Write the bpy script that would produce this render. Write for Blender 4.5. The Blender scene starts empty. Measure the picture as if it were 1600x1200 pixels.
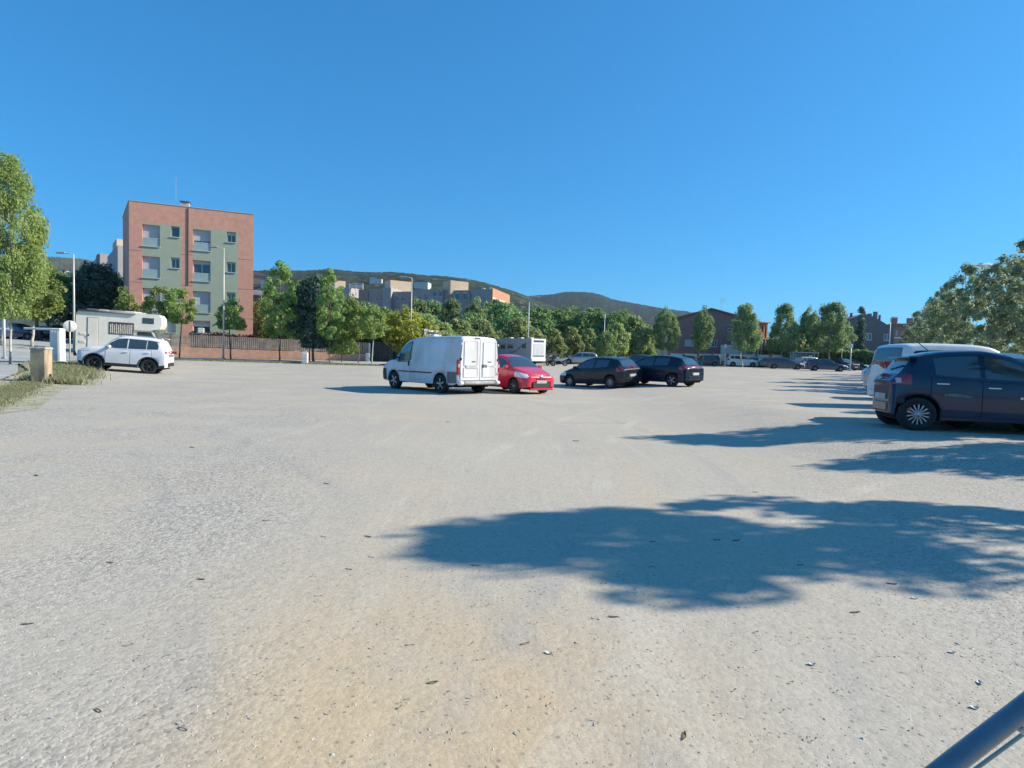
import bpy, bmesh, math, random
import numpy as np
from mathutils import Vector, Matrix, Euler
R = math.radians
rnd = random.Random(7)
sc = bpy.context.scene
COL = sc.collection

# ------------------------------------------------------------------ camera
F = 900.0
CAM = np.array([0, 0, 1.35])
_p, _r = R(-2.62), R(1.6)
f_ = np.array([0, math.cos(_p), math.sin(_p)]); _u = np.array([0, -math.sin(_p), math.cos(_p)]); _x = np.array([1., 0, 0])
r_ = math.cos(_r) * _x + math.sin(_r) * _u
u_ = math.cos(_r) * _u - math.sin(_r) * _x
cd = bpy.data.cameras.new('camera'); cam = bpy.data.objects.new('camera', cd); COL.objects.link(cam)
cd.sensor_width = 36; cd.lens = 36 * F / 1600; cd.clip_start = 0.05; cd.clip_end = 12000
M = Matrix.Identity(4)
for i in range(3):
    M[i][0] = r_[i]; M[i][1] = u_[i]; M[i][2] = -f_[i]; M[i][3] = CAM[i]
cam.matrix_world = M
sc.camera = cam

# ------------------------------------------------------------------ world, sun, exposure
SUN_EL, SUN_AZ = R(30.7), R(8)          # azimuth measured from +X towards +Y
w = bpy.data.worlds.new('World'); sc.world = w; w.use_nodes = True
nt = w.node_tree
for n in list(nt.nodes): nt.nodes.remove(n)
sky = nt.nodes.new('ShaderNodeTexSky'); sky.sky_type = 'NISHITA'; sky.sun_disc = False
sky.sun_elevation = SUN_EL; sky.sun_rotation = math.pi / 2 - SUN_AZ
sky.altitude = 200; sky.air_density = 1.0; sky.dust_density = 0.6; sky.ozone_density = 2.2
hs = nt.nodes.new('ShaderNodeHueSaturation'); hs.inputs['Saturation'].default_value = 1.22; hs.inputs['Hue'].default_value = 0.492; hs.inputs['Value'].default_value = 1.0
bg = nt.nodes.new('ShaderNodeBackground'); bg.inputs['Strength'].default_value = 0.15
out = nt.nodes.new('ShaderNodeOutputWorld')
gm = nt.nodes.new('ShaderNodeGamma'); gm.inputs[1].default_value = 0.6
nt.links.new(sky.outputs[0], gm.inputs[0]); nt.links.new(gm.outputs[0], hs.inputs['Color']); tn = nt.nodes.new('ShaderNodeMix'); tn.data_type = 'RGBA'; tn.blend_type = 'MULTIPLY'; tn.inputs[0].default_value = 1; tn.inputs[7].default_value = (0.175, 0.735, 1.24, 1)
nt.links.new(hs.outputs[0], tn.inputs[6]); nt.links.new(tn.outputs[2], bg.inputs[0]); nt.links.new(bg.outputs[0], out.inputs[0])
sd = bpy.data.lights.new('sun', 'SUN'); sd.energy = 4.4; sd.angle = R(0.5); sd.color = (1.0, 0.88, 0.72)
so = bpy.data.objects.new('sun', sd); COL.objects.link(so)
sdir = Vector((math.cos(SUN_EL) * math.cos(SUN_AZ), math.cos(SUN_EL) * math.sin(SUN_AZ), math.sin(SUN_EL)))
so.rotation_euler = sdir.to_track_quat('Z', 'Y').to_euler(); so.location = (30, 0, 40)
vs = sc.view_settings; vs.view_transform = 'Standard'; vs.look = 'None'; vs.gamma = 1; vs.use_curve_mapping = False; vs.exposure = 0.82

# ------------------------------------------------------------------ terrain height, pixel helpers
def S(t):
    t = np.clip(t, 0, 1); return t * t * (3 - 2 * t)
def gz(x, y):
    a = S((y - 26) / 20.0)
    z = 0.45 * a + 0.5 * S((y - 46) / 42.0)
    z = z + 0.42 * S((-x - 13) / 10.0) * (1 - a)
    z = z + 1.35 * S((-x - 26) / 24.0) * S((y - 10) / 30.0)
    z = z + 0.22 * S((x - 3.5) / 3.5) * (1 - a) * S((y - 5) / 4.5)
    return z
def ray(u, v): return f_ + r_ * ((u - 800) / F) + u_ * ((600 - v) / F)
def P(u, v, Y):
    d = ray(u, v); return CAM + d * (Y / d[1])
def G(u, Y):
    """world point of the ground at forward distance Y seen in column u"""
    v = 580.0
    for _ in range(8):
        p = P(u, v, Y); z = float(gz(p[0], Y)); q = np.array([p[0], Y, z]) - CAM
        v = 600 - F * (q @ u_) / (q @ f_)
    return Vector((float(p[0]), Y, float(gz(p[0], Y))))
def zat(u, v, Y): return float(P(u, v, Y)[2])

# ------------------------------------------------------------------ materials
MATS = {}
def principled(name):
    m = bpy.data.materials.new(name); m.use_nodes = True
    return m, m.node_tree, m.node_tree.nodes['Principled BSDF']
def mat(name, col, rough=0.8, metal=0.0, var=0.12, scale=3.0, bump=0.0, bscale=40.0, coat=0.0, spec=0.5, dirt=None):
    if name in MATS: return MATS[name]
    m, t, b = principled(name)
    b.inputs['Roughness'].default_value = rough; b.inputs['Metallic'].default_value = metal
    b.inputs['Specular IOR Level'].default_value = spec
    b.inputs['Coat Weight'].default_value = coat; b.inputs['Coat Roughness'].default_value = 0.06
    tc = t.nodes.new('ShaderNodeTexCoord')
    nz = t.nodes.new('ShaderNodeTexNoise'); nz.inputs['Scale'].default_value = scale; nz.inputs['Detail'].default_value = 6
    t.links.new(tc.outputs['Object'], nz.inputs['Vector'])
    rp = t.nodes.new('ShaderNodeMapRange'); rp.inputs[1].default_value = 0.3; rp.inputs[2].default_value = 0.7
    rp.inputs[3].default_value = 1 - var; rp.inputs[4].default_value = 1 + var
    t.links.new(nz.outputs['Fac'], rp.inputs[0])
    mx = t.nodes.new('ShaderNodeMix'); mx.data_type = 'RGBA'; mx.blend_type = 'MULTIPLY'; mx.inputs[0].default_value = 1
    mx.inputs[6].default_value = (*col, 1); t.links.new(rp.outputs[0], mx.inputs[7])
    last = mx.outputs[2]
    if dirt:
        n2 = t.nodes.new('ShaderNodeTexNoise'); n2.inputs['Scale'].default_value = dirt[1]; n2.inputs['Detail'].default_value = 8
        mp = t.nodes.new('ShaderNodeMapping'); mp.inputs['Scale'].default_value = (1, 1, 0.35)
        t.links.new(tc.outputs['Object'], mp.inputs[0]); t.links.new(mp.outputs[0], n2.inputs['Vector'])
        r2 = t.nodes.new('ShaderNodeMapRange'); r2.inputs[1].default_value = 0.48; r2.inputs[2].default_value = 0.72
        r2.inputs[3].default_value = 0; r2.inputs[4].default_value = dirt[2]
        t.links.new(n2.outputs['Fac'], r2.inputs[0])
        m2 = t.nodes.new('ShaderNodeMix'); m2.data_type = 'RGBA'; m2.inputs[7].default_value = (*dirt[0], 1)
        t.links.new(r2.outputs[0], m2.inputs[0]); t.links.new(last, m2.inputs[6]); last = m2.outputs[2]
    t.links.new(last, b.inputs['Base Color'])
    if bump:
        n3 = t.nodes.new('ShaderNodeTexNoise'); n3.inputs['Scale'].default_value = bscale; n3.inputs['Detail'].default_value = 5
        bp = t.nodes.new('ShaderNodeBump'); bp.inputs['Strength'].default_value = bump; bp.inputs['Distance'].default_value = 0.02
        t.links.new(tc.outputs['Object'], n3.inputs['Vector']); t.links.new(n3.outputs['Fac'], bp.inputs['Height']); t.links.new(bp.outputs[0], b.inputs['Normal'])
    MATS[name] = m; return m
def leafmat(name, c1, c2, trans=0.35):
    if name in MATS: return MATS[name]
    m, t, b = principled(name)
    at = t.nodes.new('ShaderNodeAttribute'); at.attribute_name = 'tint'
    oi = t.nodes.new('ShaderNodeObjectInfo')
    mx = t.nodes.new('ShaderNodeMix'); mx.data_type = 'RGBA'; mx.inputs[6].default_value = (*c1, 1); mx.inputs[7].default_value = (*c2, 1)
    t.links.new(at.outputs['Fac'], mx.inputs[0])
    hv = t.nodes.new('ShaderNodeHueSaturation')
    mr = t.nodes.new('ShaderNodeMapRange'); mr.inputs[3].default_value = 0.485; mr.inputs[4].default_value = 0.515
    mv = t.nodes.new('ShaderNodeMapRange'); mv.inputs[3].default_value = 0.85; mv.inputs[4].default_value = 1.15
    t.links.new(oi.outputs['Random'], mr.inputs[0]); t.links.new(oi.outputs['Random'], mv.inputs[0])
    t.links.new(mr.outputs[0], hv.inputs['Hue']); t.links.new(mv.outputs[0], hv.inputs['Value']); t.links.new(mx.outputs[2], hv.inputs['Color'])
    b.inputs['Roughness'].default_value = 0.55; b.inputs['Specular IOR Level'].default_value = 0.3
    t.links.new(hv.outputs[0], b.inputs['Base Color'])
    tr = t.nodes.new('ShaderNodeBsdfTranslucent'); t.links.new(hv.outputs[0], tr.inputs['Color'])
    ms = t.nodes.new('ShaderNodeMixShader'); ms.inputs[0].default_value = min(.5, trans + .12)
    o = t.nodes['Material Output']
    t.links.new(b.outputs[0], ms.inputs[1]); t.links.new(tr.outputs[0], ms.inputs[2]); t.links.new(ms.outputs[0], o.inputs['Surface'])
    MATS[name] = m; return m
def glassmat(name, col=(0.02, 0.03, 0.035), rough=0.04):
    m = mat(name, col, rough, 0, var=0.05, spec=0.8, coat=1.0); return m
def gravelmat():
    m, t, b = principled('gravel'); N = t.nodes; L = t.links
    b.inputs['Roughness'].default_value = 0.95; b.inputs['Specular IOR Level'].default_value = 0.2
    tc = N.new('ShaderNodeTexCoord')
    def noise(s, d=5, r=0.55, mp=None, rot=0):
        n = N.new('ShaderNodeTexNoise'); n.inputs['Scale'].default_value = s; n.inputs['Detail'].default_value = d; n.inputs['Roughness'].default_value = r
        if mp:
            k = N.new('ShaderNodeMapping'); k.inputs['Scale'].default_value = mp; k.inputs['Rotation'].default_value = (0, 0, rot)
            L.new(tc.outputs['Object'], k.inputs[0]); L.new(k.outputs[0], n.inputs['Vector'])
        else: L.new(tc.outputs['Object'], n.inputs['Vector'])
        return n.outputs['Fac']
    def rng(x, a, c, lo=0, hi=1):
        k = N.new('ShaderNodeMapRange'); k.interpolation_type = 'SMOOTHSTEP'
        for i, v in enumerate((a, c, lo, hi)): k.inputs[i + 1].default_value = v
        L.new(x, k.inputs[0]); return k.outputs[0]
    def mix(f, a, c, bt='MIX'):
        k = N.new('ShaderNodeMix'); k.data_type = 'RGBA'; k.blend_type = bt
        if isinstance(f, float): k.inputs[0].default_value = f
        else: L.new(f, k.inputs[0])
        for i, q in ((6, a), (7, c)):
            if isinstance(q, tuple): k.inputs[i].default_value = (*q, 1)
            else: L.new(q, k.inputs[i])
        return k.outputs[2]
    def math_(op, a, c):
        k = N.new('ShaderNodeMath'); k.operation = op
        for i, q in ((0, a), (1, c)):
            if isinstance(q, (int, float)): k.inputs[i].default_value = q
            else: L.new(q, k.inputs[i])
        return k.outputs[0]
    sx = N.new('ShaderNodeSeparateXYZ'); L.new(tc.outputs['Object'], sx.inputs[0])
    # dusty compacted middle, looser grey stone at both sides
    ax = math_('ABSOLUTE', math_('SUBTRACT', sx.outputs[0], math_('ADD', math_('MULTIPLY', noise(0.12, 3), 5.0), -1.6)), 0)
    side = rng(math_('SUBTRACT', ax, math_('MULTIPLY', sx.outputs[1], 0.22)), 0.3, 2.4)
    loose = math_('MULTIPLY', side, rng(noise(0.55, 4), 0.36, 0.62, 0.15, 1))
    c = mix(rng(noise(0.22, 5), 0.35, 0.65), (0.415, 0.39, 0.33), (0.45, 0.415, 0.34))
    c = mix(rng(noise(0.6, 5, mp=(1, .35, 1), rot=.5), 0.42, 0.72, 0, 0.45), c, (0.49, 0.41, 0.29))      # ochre dust
    near = math_('MULTIPLY', math_('MULTIPLY', rng(sx.outputs[1], 3.8, 2.1), rng(math_('ABSOLUTE', math_('ADD', sx.outputs[0], .25), 0), 1.5, .35)), rng(noise(1.3, 4), .3, .55, .35, 1))
    c = mix(math_('MULTIPLY', near, 0.8), c, (0.52, 0.405, 0.25))
    c = mix(rng(noise(0.35, 5), 0.5, 0.7, 0, 0.6), c, (0.385, 0.37, 0.325))
    c = mix(math_('MULTIPLY', loose, 0.7), c, (0.385, 0.37, 0.325))
    # wheel tracks
    tr = noise(1.0, 3, mp=(2.6, .22, 1), rot=-0.25)
    c = mix(rng(tr, 0.55, 0.75, 0, 0.35), c, (0.51, 0.475, 0.395))
    tr2 = noise(1.0, 3, mp=(.2, 2.2, 1), rot=0.3)
    c = mix(rng(tr2, 0.58, 0.75, 0, 0.35), c, (0.38, 0.365, 0.34))
    for cx, cy, rr, wd in ((-16, 9, 17.2, .13), (-16, 9, 18.7, .13), (14, -6, 14.4, .14), (14, -6, 15.9, .14), (-4, 34, 21, .16), (-4, 34, 22.5, .16), (30, 2, 29.3, .15), (30, 2, 30.8, .15), (-30, -14, 33, .15), (-30, -14, 34.4, .15), (6, 60, 40, .3), (6, 60, 42, .3)):
        cv = N.new('ShaderNodeVectorMath'); cv.operation = 'DISTANCE'; cv.inputs[1].default_value = (cx, cy, 0); L.new(tc.outputs['Object'], cv.inputs[0])
        dd = math_('ABSOLUTE', math_('SUBTRACT', cv.outputs['Value'], rr), 0)
        msk = math_('MULTIPLY', rng(dd, wd, wd * .35), rng(noise(.45, 3), .42, .62, 0, .55))
        c = mix(msk, c, (0.355, 0.34, 0.31) if cx < 0 else (0.53, 0.49, 0.40))
    # stones and grains
    v1 = N.new('ShaderNodeTexVoronoi'); v1.inputs['Scale'].default_value = 55; L.new(tc.outputs['Object'], v1.inputs['Vector'])
    v2 = N.new('ShaderNodeTexVoronoi'); v2.inputs['Scale'].default_value = 24; L.new(tc.outputs['Object'], v2.inputs['Vector'])
    bw = N.new('ShaderNodeRGBToBW'); L.new(v1.outputs['Color'], bw.inputs[0])
    st = rng(bw.outputs[0], 0.1, 0.9, 0.66, 1.28)
    amt = math_('ADD', math_('MULTIPLY', loose, 0.75), 0.25)
    g = mix(amt, (1., 1., 1.), st)
    c = mix(1.0, c, g, 'MULTIPLY')
    v3 = N.new('ShaderNodeTexVoronoi'); v3.inputs['Scale'].default_value = 30; L.new(tc.outputs['Object'], v3.inputs['Vector'])
    b3 = N.new('ShaderNodeRGBToBW'); L.new(v3.outputs['Color'], b3.inputs[0])
    dot = math_('MULTIPLY', rng(b3.outputs[0], 0.70, 0.74), rng(v3.outputs['Distance'], 0.30, 0.18))
    c = mix(math_('MULTIPLY', dot, .65), c, (0.17, 0.16, 0.145))
    fine = rng(noise(170, 3, .8), 0.3, 0.7, 0.86, 1.14)
    c = mix(1.0, c, fine, 'MULTIPLY')
    L.new(c, b.inputs['Base Color'])
    h = math_('MULTIPLY', math_('SUBTRACT', 1, v2.outputs['Distance']), math_('ADD', math_('MULTIPLY', loose, 0.003), 0.001))
    h = math_('ADD', h, math_('MULTIPLY', math_('SUBTRACT', 1, v1.outputs['Distance']), math_('ADD', math_('MULTIPLY', loose, 0.0035), 0.0012)))
    h = math_('ADD', h, math_('MULTIPLY', noise(1.7, 6), 0.014))
    h = math_('ADD', h, math_('MULTIPLY', noise(14, 5, .7), math_('ADD', math_('MULTIPLY', loose, 0.003), 0.003)))
    h = math_('ADD', h, math_('MULTIPLY', noise(1, 4, mp=(9, .7, 1), rot=-.2), 0.004))
    bp = N.new('ShaderNodeBump'); bp.inputs['Strength'].default_value = 0.75; bp.inputs['Distance'].default_value = 1.0
    L.new(h, bp.inputs['Height']); L.new(bp.outputs[0], b.inputs['Normal'])
    return m

GLASS = glassmat('car_glass', (0.035, 0.055, 0.065)); 
GLASSL = mat('light_glass', (0.10, 0.15, 0.16), 0.06, 0, var=.3, scale=2.5, spec=0.8, coat=1.0)
TYRE = mat('tyre_rubber', (0.022, 0.022, 0.024), 0.85)
RIM = mat('rim_metal', (0.45, 0.46, 0.48), 0.35, 0.7)
RIMD = mat('rim_dark', (0.05, 0.05, 0.055), 0.35, 0.6)
BLACKP = mat('black_plastic', (0.025, 0.026, 0.028), 0.6)
UNDER = mat('underbody', (0.012, 0.012, 0.013), 0.9)
WHITEP = mat('white_paint', (0.74, 0.76, 0.77), 0.3, coat=0.6, var=.03, dirt=((0.5, 0.45, 0.38), 1.5, 0.25))
VANP = mat('van_white_paint', (0.66, 0.68, 0.70), 0.38, coat=0.3, var=.05, dirt=((0.36, 0.33, 0.29), 1.6, 0.55))
REDP = mat('red_paint', (0.62, 0.012, 0.045), 0.3, coat=0.8, var=.05, dirt=((0.45, 0.25, 0.22), 2, 0.15))
NAVYP = mat('dark_navy_paint', (0.005, 0.022, 0.058), 0.3, spec=.35, coat=0.7, var=.1, dirt=((0.05, 0.05, 0.055), 1.5, 0.3))
BLACKC = mat('black_paint', (0.007, 0.013, 0.024), 0.3, spec=.35, coat=0.4, var=.1, dirt=((0.05, 0.05, 0.05), 1.5, 0.3))
BLUEP = mat('blue_grey_paint', (0.03, 0.055, 0.10), 0.3, coat=0.8, var=.05)
SILVER = mat('silver_paint', (0.42, 0.43, 0.45), 0.3, 0.5, coat=0.6, var=.05)
GREYP = mat('grey_paint', (0.10, 0.11, 0.12), 0.3, 0.3, coat=0.6, var=.05)
CREAM = mat('camper_cream', (0.80, 0.78, 0.70), 0.4, coat=0.2, var=.04, dirt=((0.5, 0.46, 0.4), 1.2, 0.3))
LAMP = mat('lamp_lens', (0.62, 0.66, 0.68), 0.12, coat=1, var=.2, scale=20)
TAILM = mat('tail_lens', (0.34, 0.012, 0.02), 0.15, coat=1, var=.25, scale=14)
TAILC = mat('tail_lens_clear', (0.6, 0.42, 0.42), 0.15, coat=1)
PLATE = mat('number_plate', (0.45, 0.46, 0.46), 0.5, var=.25, scale=9)
CHROME = mat('chrome', (0.65, 0.67, 0.68), 0.18, 0.9)
STEEL = mat('galvanised_steel', (0.40, 0.42, 0.43), 0.5, 0.4)
BARK = mat('bark', (0.16, 0.12, 0.085), 0.95, var=.35, scale=9, bump=.6, bscale=30)
BARKP = mat('pale_plane_bark', (0.46, 0.44, 0.38), 0.9, var=.35, scale=5, bump=.4, bscale=20)
CONC = mat('concrete', (0.42, 0.40, 0.36), 0.9, var=.18, scale=4, bump=.4, bscale=30, dirt=((0.13, 0.11, 0.10), 5, 0.75))
WHITEC = mat('white_render', (0.70, 0.71, 0.66), 0.8, var=.08, scale=3, bump=.2, dirt=((0.45, 0.42, 0.33), 3, 0.4))

# ------------------------------------------------------------------ mesh helpers
def link(name, me, m=None, parent=None, smooth=None):
    if m is not None and not me.materials: me.materials.append(m)
    o = bpy.data.objects.new(name, me); COL.objects.link(o)
    if parent is not None: o.parent = parent
    return o
def meta(o, label=None, cat=None, group=None, kind=None):
    if label: o['label'] = label
    if cat: o['category'] = cat
    if group: o['group'] = group
    if kind: o['kind'] = kind
    return o
def thing(name, label, cat, loc=(0, 0, 0), rz=0, group=None):
    o = bpy.data.objects.new(name, None); COL.objects.link(o); o.empty_display_size = .3
    o.location = loc; o.rotation_euler = (0, 0, rz)
    return meta(o, label, cat, group)
class MB:
    def __init__(s): s.v = []; s.f = []; s.mi = []; s.sm = []
    def add(s, vs, fs, mi=0, sm=False):
        b = len(s.v); s.v += [tuple(map(float, q)) for q in vs]
        for f in fs: s.f.append(tuple(b + i for i in f)); s.mi.append(mi); s.sm.append(sm)
    def box(s, c, d, rz=0, mi=0, ch=0):
        cx, cy, cz = c; a, b_, h = d[0] / 2, d[1] / 2, d[2] / 2
        ca, sa = math.cos(rz), math.sin(rz)
        if ch <= 0:
            p = [(x, y, z) for z in (-h, h) for x, y in ((-a, -b_), (a, -b_), (a, b_), (-a, b_))]
            fs = [(3, 2, 1, 0), (4, 5, 6, 7), (0, 1, 5, 4), (1, 2, 6, 5), (2, 3, 7, 6), (3, 0, 4, 7)]
        else:
            p = []; fs = []
            def ring(z, e):
                q = [(-a + e, -b_), (a - e, -b_), (a, -b_ + e), (a, b_ - e), (a - e, b_), (-a + e, b_), (-a, b_ - e), (-a, -b_ + e)]
                return q
            def ring2(e2, z):
                aa, bb = a - e2, b_ - e2; e = ch if e2 == 0 else ch * .4
                return [(-aa + e, -bb, z), (aa - e, -bb, z), (aa, -bb + e, z), (aa, bb - e, z), (aa - e, bb, z), (-aa + e, bb, z), (-aa, bb - e, z), (-aa, -bb + e, z)]
            for e2, z in ((ch, -h), (0, -h + ch), (0, h - ch), (ch, h)): p += ring2(e2, z)
            for k in range(3):
                for i in range(8): j = (i + 1) % 8; fs.append((k * 8 + i, k * 8 + j, k * 8 + 8 + j, k * 8 + 8 + i))
            fs.append(tuple(range(7, -1, -1))); fs.append(tuple(range(24, 32)))
        s.add([(cx + x * ca - y * sa, cy + x * sa + y * ca, cz + z) for x, y, z in p], fs, mi)
    def tube(s, pts, rad, n=8, mi=0, caps=True):
        pts = [Vector(p) for p in pts]
        if not hasattr(rad, '__len__'): rad = [rad] * len(pts)
        vs = []; fs = []
        for i, p in enumerate(pts):
            d = (pts[min(i + 1, len(pts) - 1)] - pts[max(i - 1, 0)]).normalized()
            a = d.orthogonal() if abs(d.z) > .95 else d.cross(Vector((0, 0, 1)))
            if abs(d.z) > .95: a = Vector((1, 0, 0)) - d * d.x
            a.normalize(); b_ = d.cross(a)
            for k in range(n):
                t = 2 * math.pi * k / n; vs.append(p + (a * math.cos(t) + b_ * math.sin(t)) * rad[i])
        for i in range(len(pts) - 1):
            for k in range(n):
                j = (k + 1) % n; fs.append((i * n + k, i * n + j, i * n + n + j, i * n + n + k))
        if caps: fs.append(tuple(range(n - 1, -1, -1))); fs.append(tuple(range((len(pts) - 1) * n, len(pts) * n)))
        s.add(vs, fs, mi, True)
    def prism(s, poly, y0, y1, mi=0, axis='y'):
        n = len(poly)
        if axis == 'y': vs = [(x, y0, z) for x, z in poly] + [(x, y1, z) for x, z in poly]
        elif axis == 'x': vs = [(y0, x, z) for x, z in poly] + [(y1, x, z) for x, z in poly]
        else: vs = [(x, z, y0) for x, z in poly] + [(x, z, y1) for x, z in poly]
        fs = [tuple(range(n)), tuple(range(2 * n - 1, n - 1, -1))] + [(i, i + n, (i + 1) % n + n, (i + 1) % n) for i in range(n)]
        s.add(vs, fs, mi)
    def grid(s, pts, mi=0, sm=True):
        nx, ny = len(pts), len(pts[0])
        s.add([p for r in pts for p in r], [(i * ny + j, i * ny + j + 1, i * ny + ny + j + 1, i * ny + ny + j) for i in range(nx - 1) for j in range(ny - 1)], mi, sm)
    def mesh(s, name, mats=()):
        me = bpy.data.meshes.new(name); me.from_pydata(s.v, [], s.f)
        me.polygons.foreach_set('material_index', s.mi); me.polygons.foreach_set('use_smooth', s.sm)
        for m in mats: me.materials.append(m)
        bm = bmesh.new(); bm.from_mesh(me); bmesh.ops.recalc_face_normals(bm, faces=bm.faces); bm.to_mesh(me); bm.free()
        return me
    def obj(s, name, mats, parent=None):
        if not isinstance(mats, (list, tuple)): mats = [mats]
        return link(name, s.mesh(name, mats), None, parent)
def one(name, m, parent, fn, *a, **k):
    b = MB(); getattr(b, fn)(*a, **k); return b.obj(name, m, parent)
def pchip(pts):
    x = np.array([p[0] for p in pts], float); y = np.array([p[1] for p in pts], float)
    h = np.diff(x); dl = np.diff(y) / h; m = np.zeros_like(x)
    for i in range(1, len(x) - 1):
        if dl[i - 1] * dl[i] > 0: m[i] = 2 * dl[i - 1] * dl[i] / (dl[i - 1] + dl[i])
    m[0] = dl[0]; m[-1] = dl[-1]
    def f(t):
        t = min(max(t, x[0]), x[-1]); i = min(int(np.searchsorted(x, t, 'right')) - 1, len(h) - 1); i = max(i, 0)
        s_ = (t - x[i]) / h[i]; s2 = s_ * s_; s3 = s2 * s_
        return float((2 * s3 - 3 * s2 + 1) * y[i] + (s3 - 2 * s2 + s_) * h[i] * m[i] + (-2 * s3 + 3 * s2) * y[i + 1] + (s3 - s2) * h[i] * m[i + 1])
    return f

# ------------------------------------------------------------------ wheels
_wm = {}
def wheel_meshes(rad, wd, spokes, style):
    key = (round(rad, 3), wd, spokes, style)
    if key in _wm: return _wm[key]
    t = MB(); n = 28; ri = rad * 0.66
    prof = [(ri, -wd / 2 + .02), (rad * .8, -wd / 2), (rad * .95, -wd / 2 + .01), (rad, -wd / 2 + .035), (rad, wd / 2 - .035), (rad * .95, wd / 2 - .01), (rad * .8, wd / 2), (ri, wd / 2 - .02)]
    t.grid([[(r * math.cos(a), y, r * math.sin(a)) for r, y in prof] for a in [2 * math.pi * i / n for i in range(n + 1)]])
    m = MB(); yo = wd / 2 - .03
    m.grid([[(r * math.cos(a), y, r * math.sin(a)) for r, y in ((ri * 1.01, yo + .012), (ri * .90, yo + .008), (ri * .88, yo - .05), (.0, yo - .05))] for a in [2 * math.pi * i / n for i in range(n + 1)]], mi=0)
    m.grid([[(r * math.cos(a), y, r * math.sin(a)) for r, y in ((.0, -yo), (ri * 1.01, -yo))] for a in [2 * math.pi * i / n for i in range(n + 1)]], mi=1)
    sp = MB()
    for k in range(spokes):
        a = 2 * math.pi * k / spokes + .2; wdt = ri * (1.9 / spokes if spokes > 8 else 1.35 / spokes)
        d = (math.cos(a), math.sin(a)); e = (-d[1], d[0]); ps = []
        for r, q, y in ((ri * .12, wdt * .45, yo + .012), (ri * .95, wdt, yo + .006), (ri * .95, -wdt, yo + .006), (ri * .12, -wdt * .45, yo + .012)):
            ps.append((d[0] * r + e[0] * q * .5, y, d[1] * r + e[1] * q * .5))
        lo = [(x, y - .035, z) for x, y, z in ps]
        sp.add(ps + lo, [(0, 1, 2, 3), (0, 1, 5, 4), (1, 2, 6, 5), (2, 3, 7, 6), (3, 0, 4, 7)], 0)
    sp.grid([[(r * math.cos(a), y, r * math.sin(a)) for r, y in ((ri * .24, yo - .02), (ri * .24, yo + .012), (ri * .17, yo + .022), (0, yo + .022))] for a in [2 * math.pi * i / 14 for i in range(15)]], mi=0)
    rm = {'silver': RIM, 'dark': RIMD}[style]
    dk = BLACKP
    _wm[key] = (t.mesh('tyre', [TYRE]), m.mesh('rim', [dk if spokes > 4 else rm, UNDER]), sp.mesh('spokes', [rm]))
    return _wm[key]
def add_wheel(parent, x, y, rad, wd, spokes, style, rot=0, detail=True):
    T, Mm, Sp = wheel_meshes(rad, wd, spokes, style)
    w_ = bpy.data.objects.new('wheel', T); COL.objects.link(w_); w_.parent = parent
    w_.location = (x, y, rad - .006); w_.rotation_euler = (0, rot, 0 if y > 0 else math.pi)
    for nm, me in (('rim', Mm), ('spokes', Sp)):
        o = bpy.data.objects.new(nm, me); COL.objects.link(o); o.parent = w_
    return w_

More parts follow.
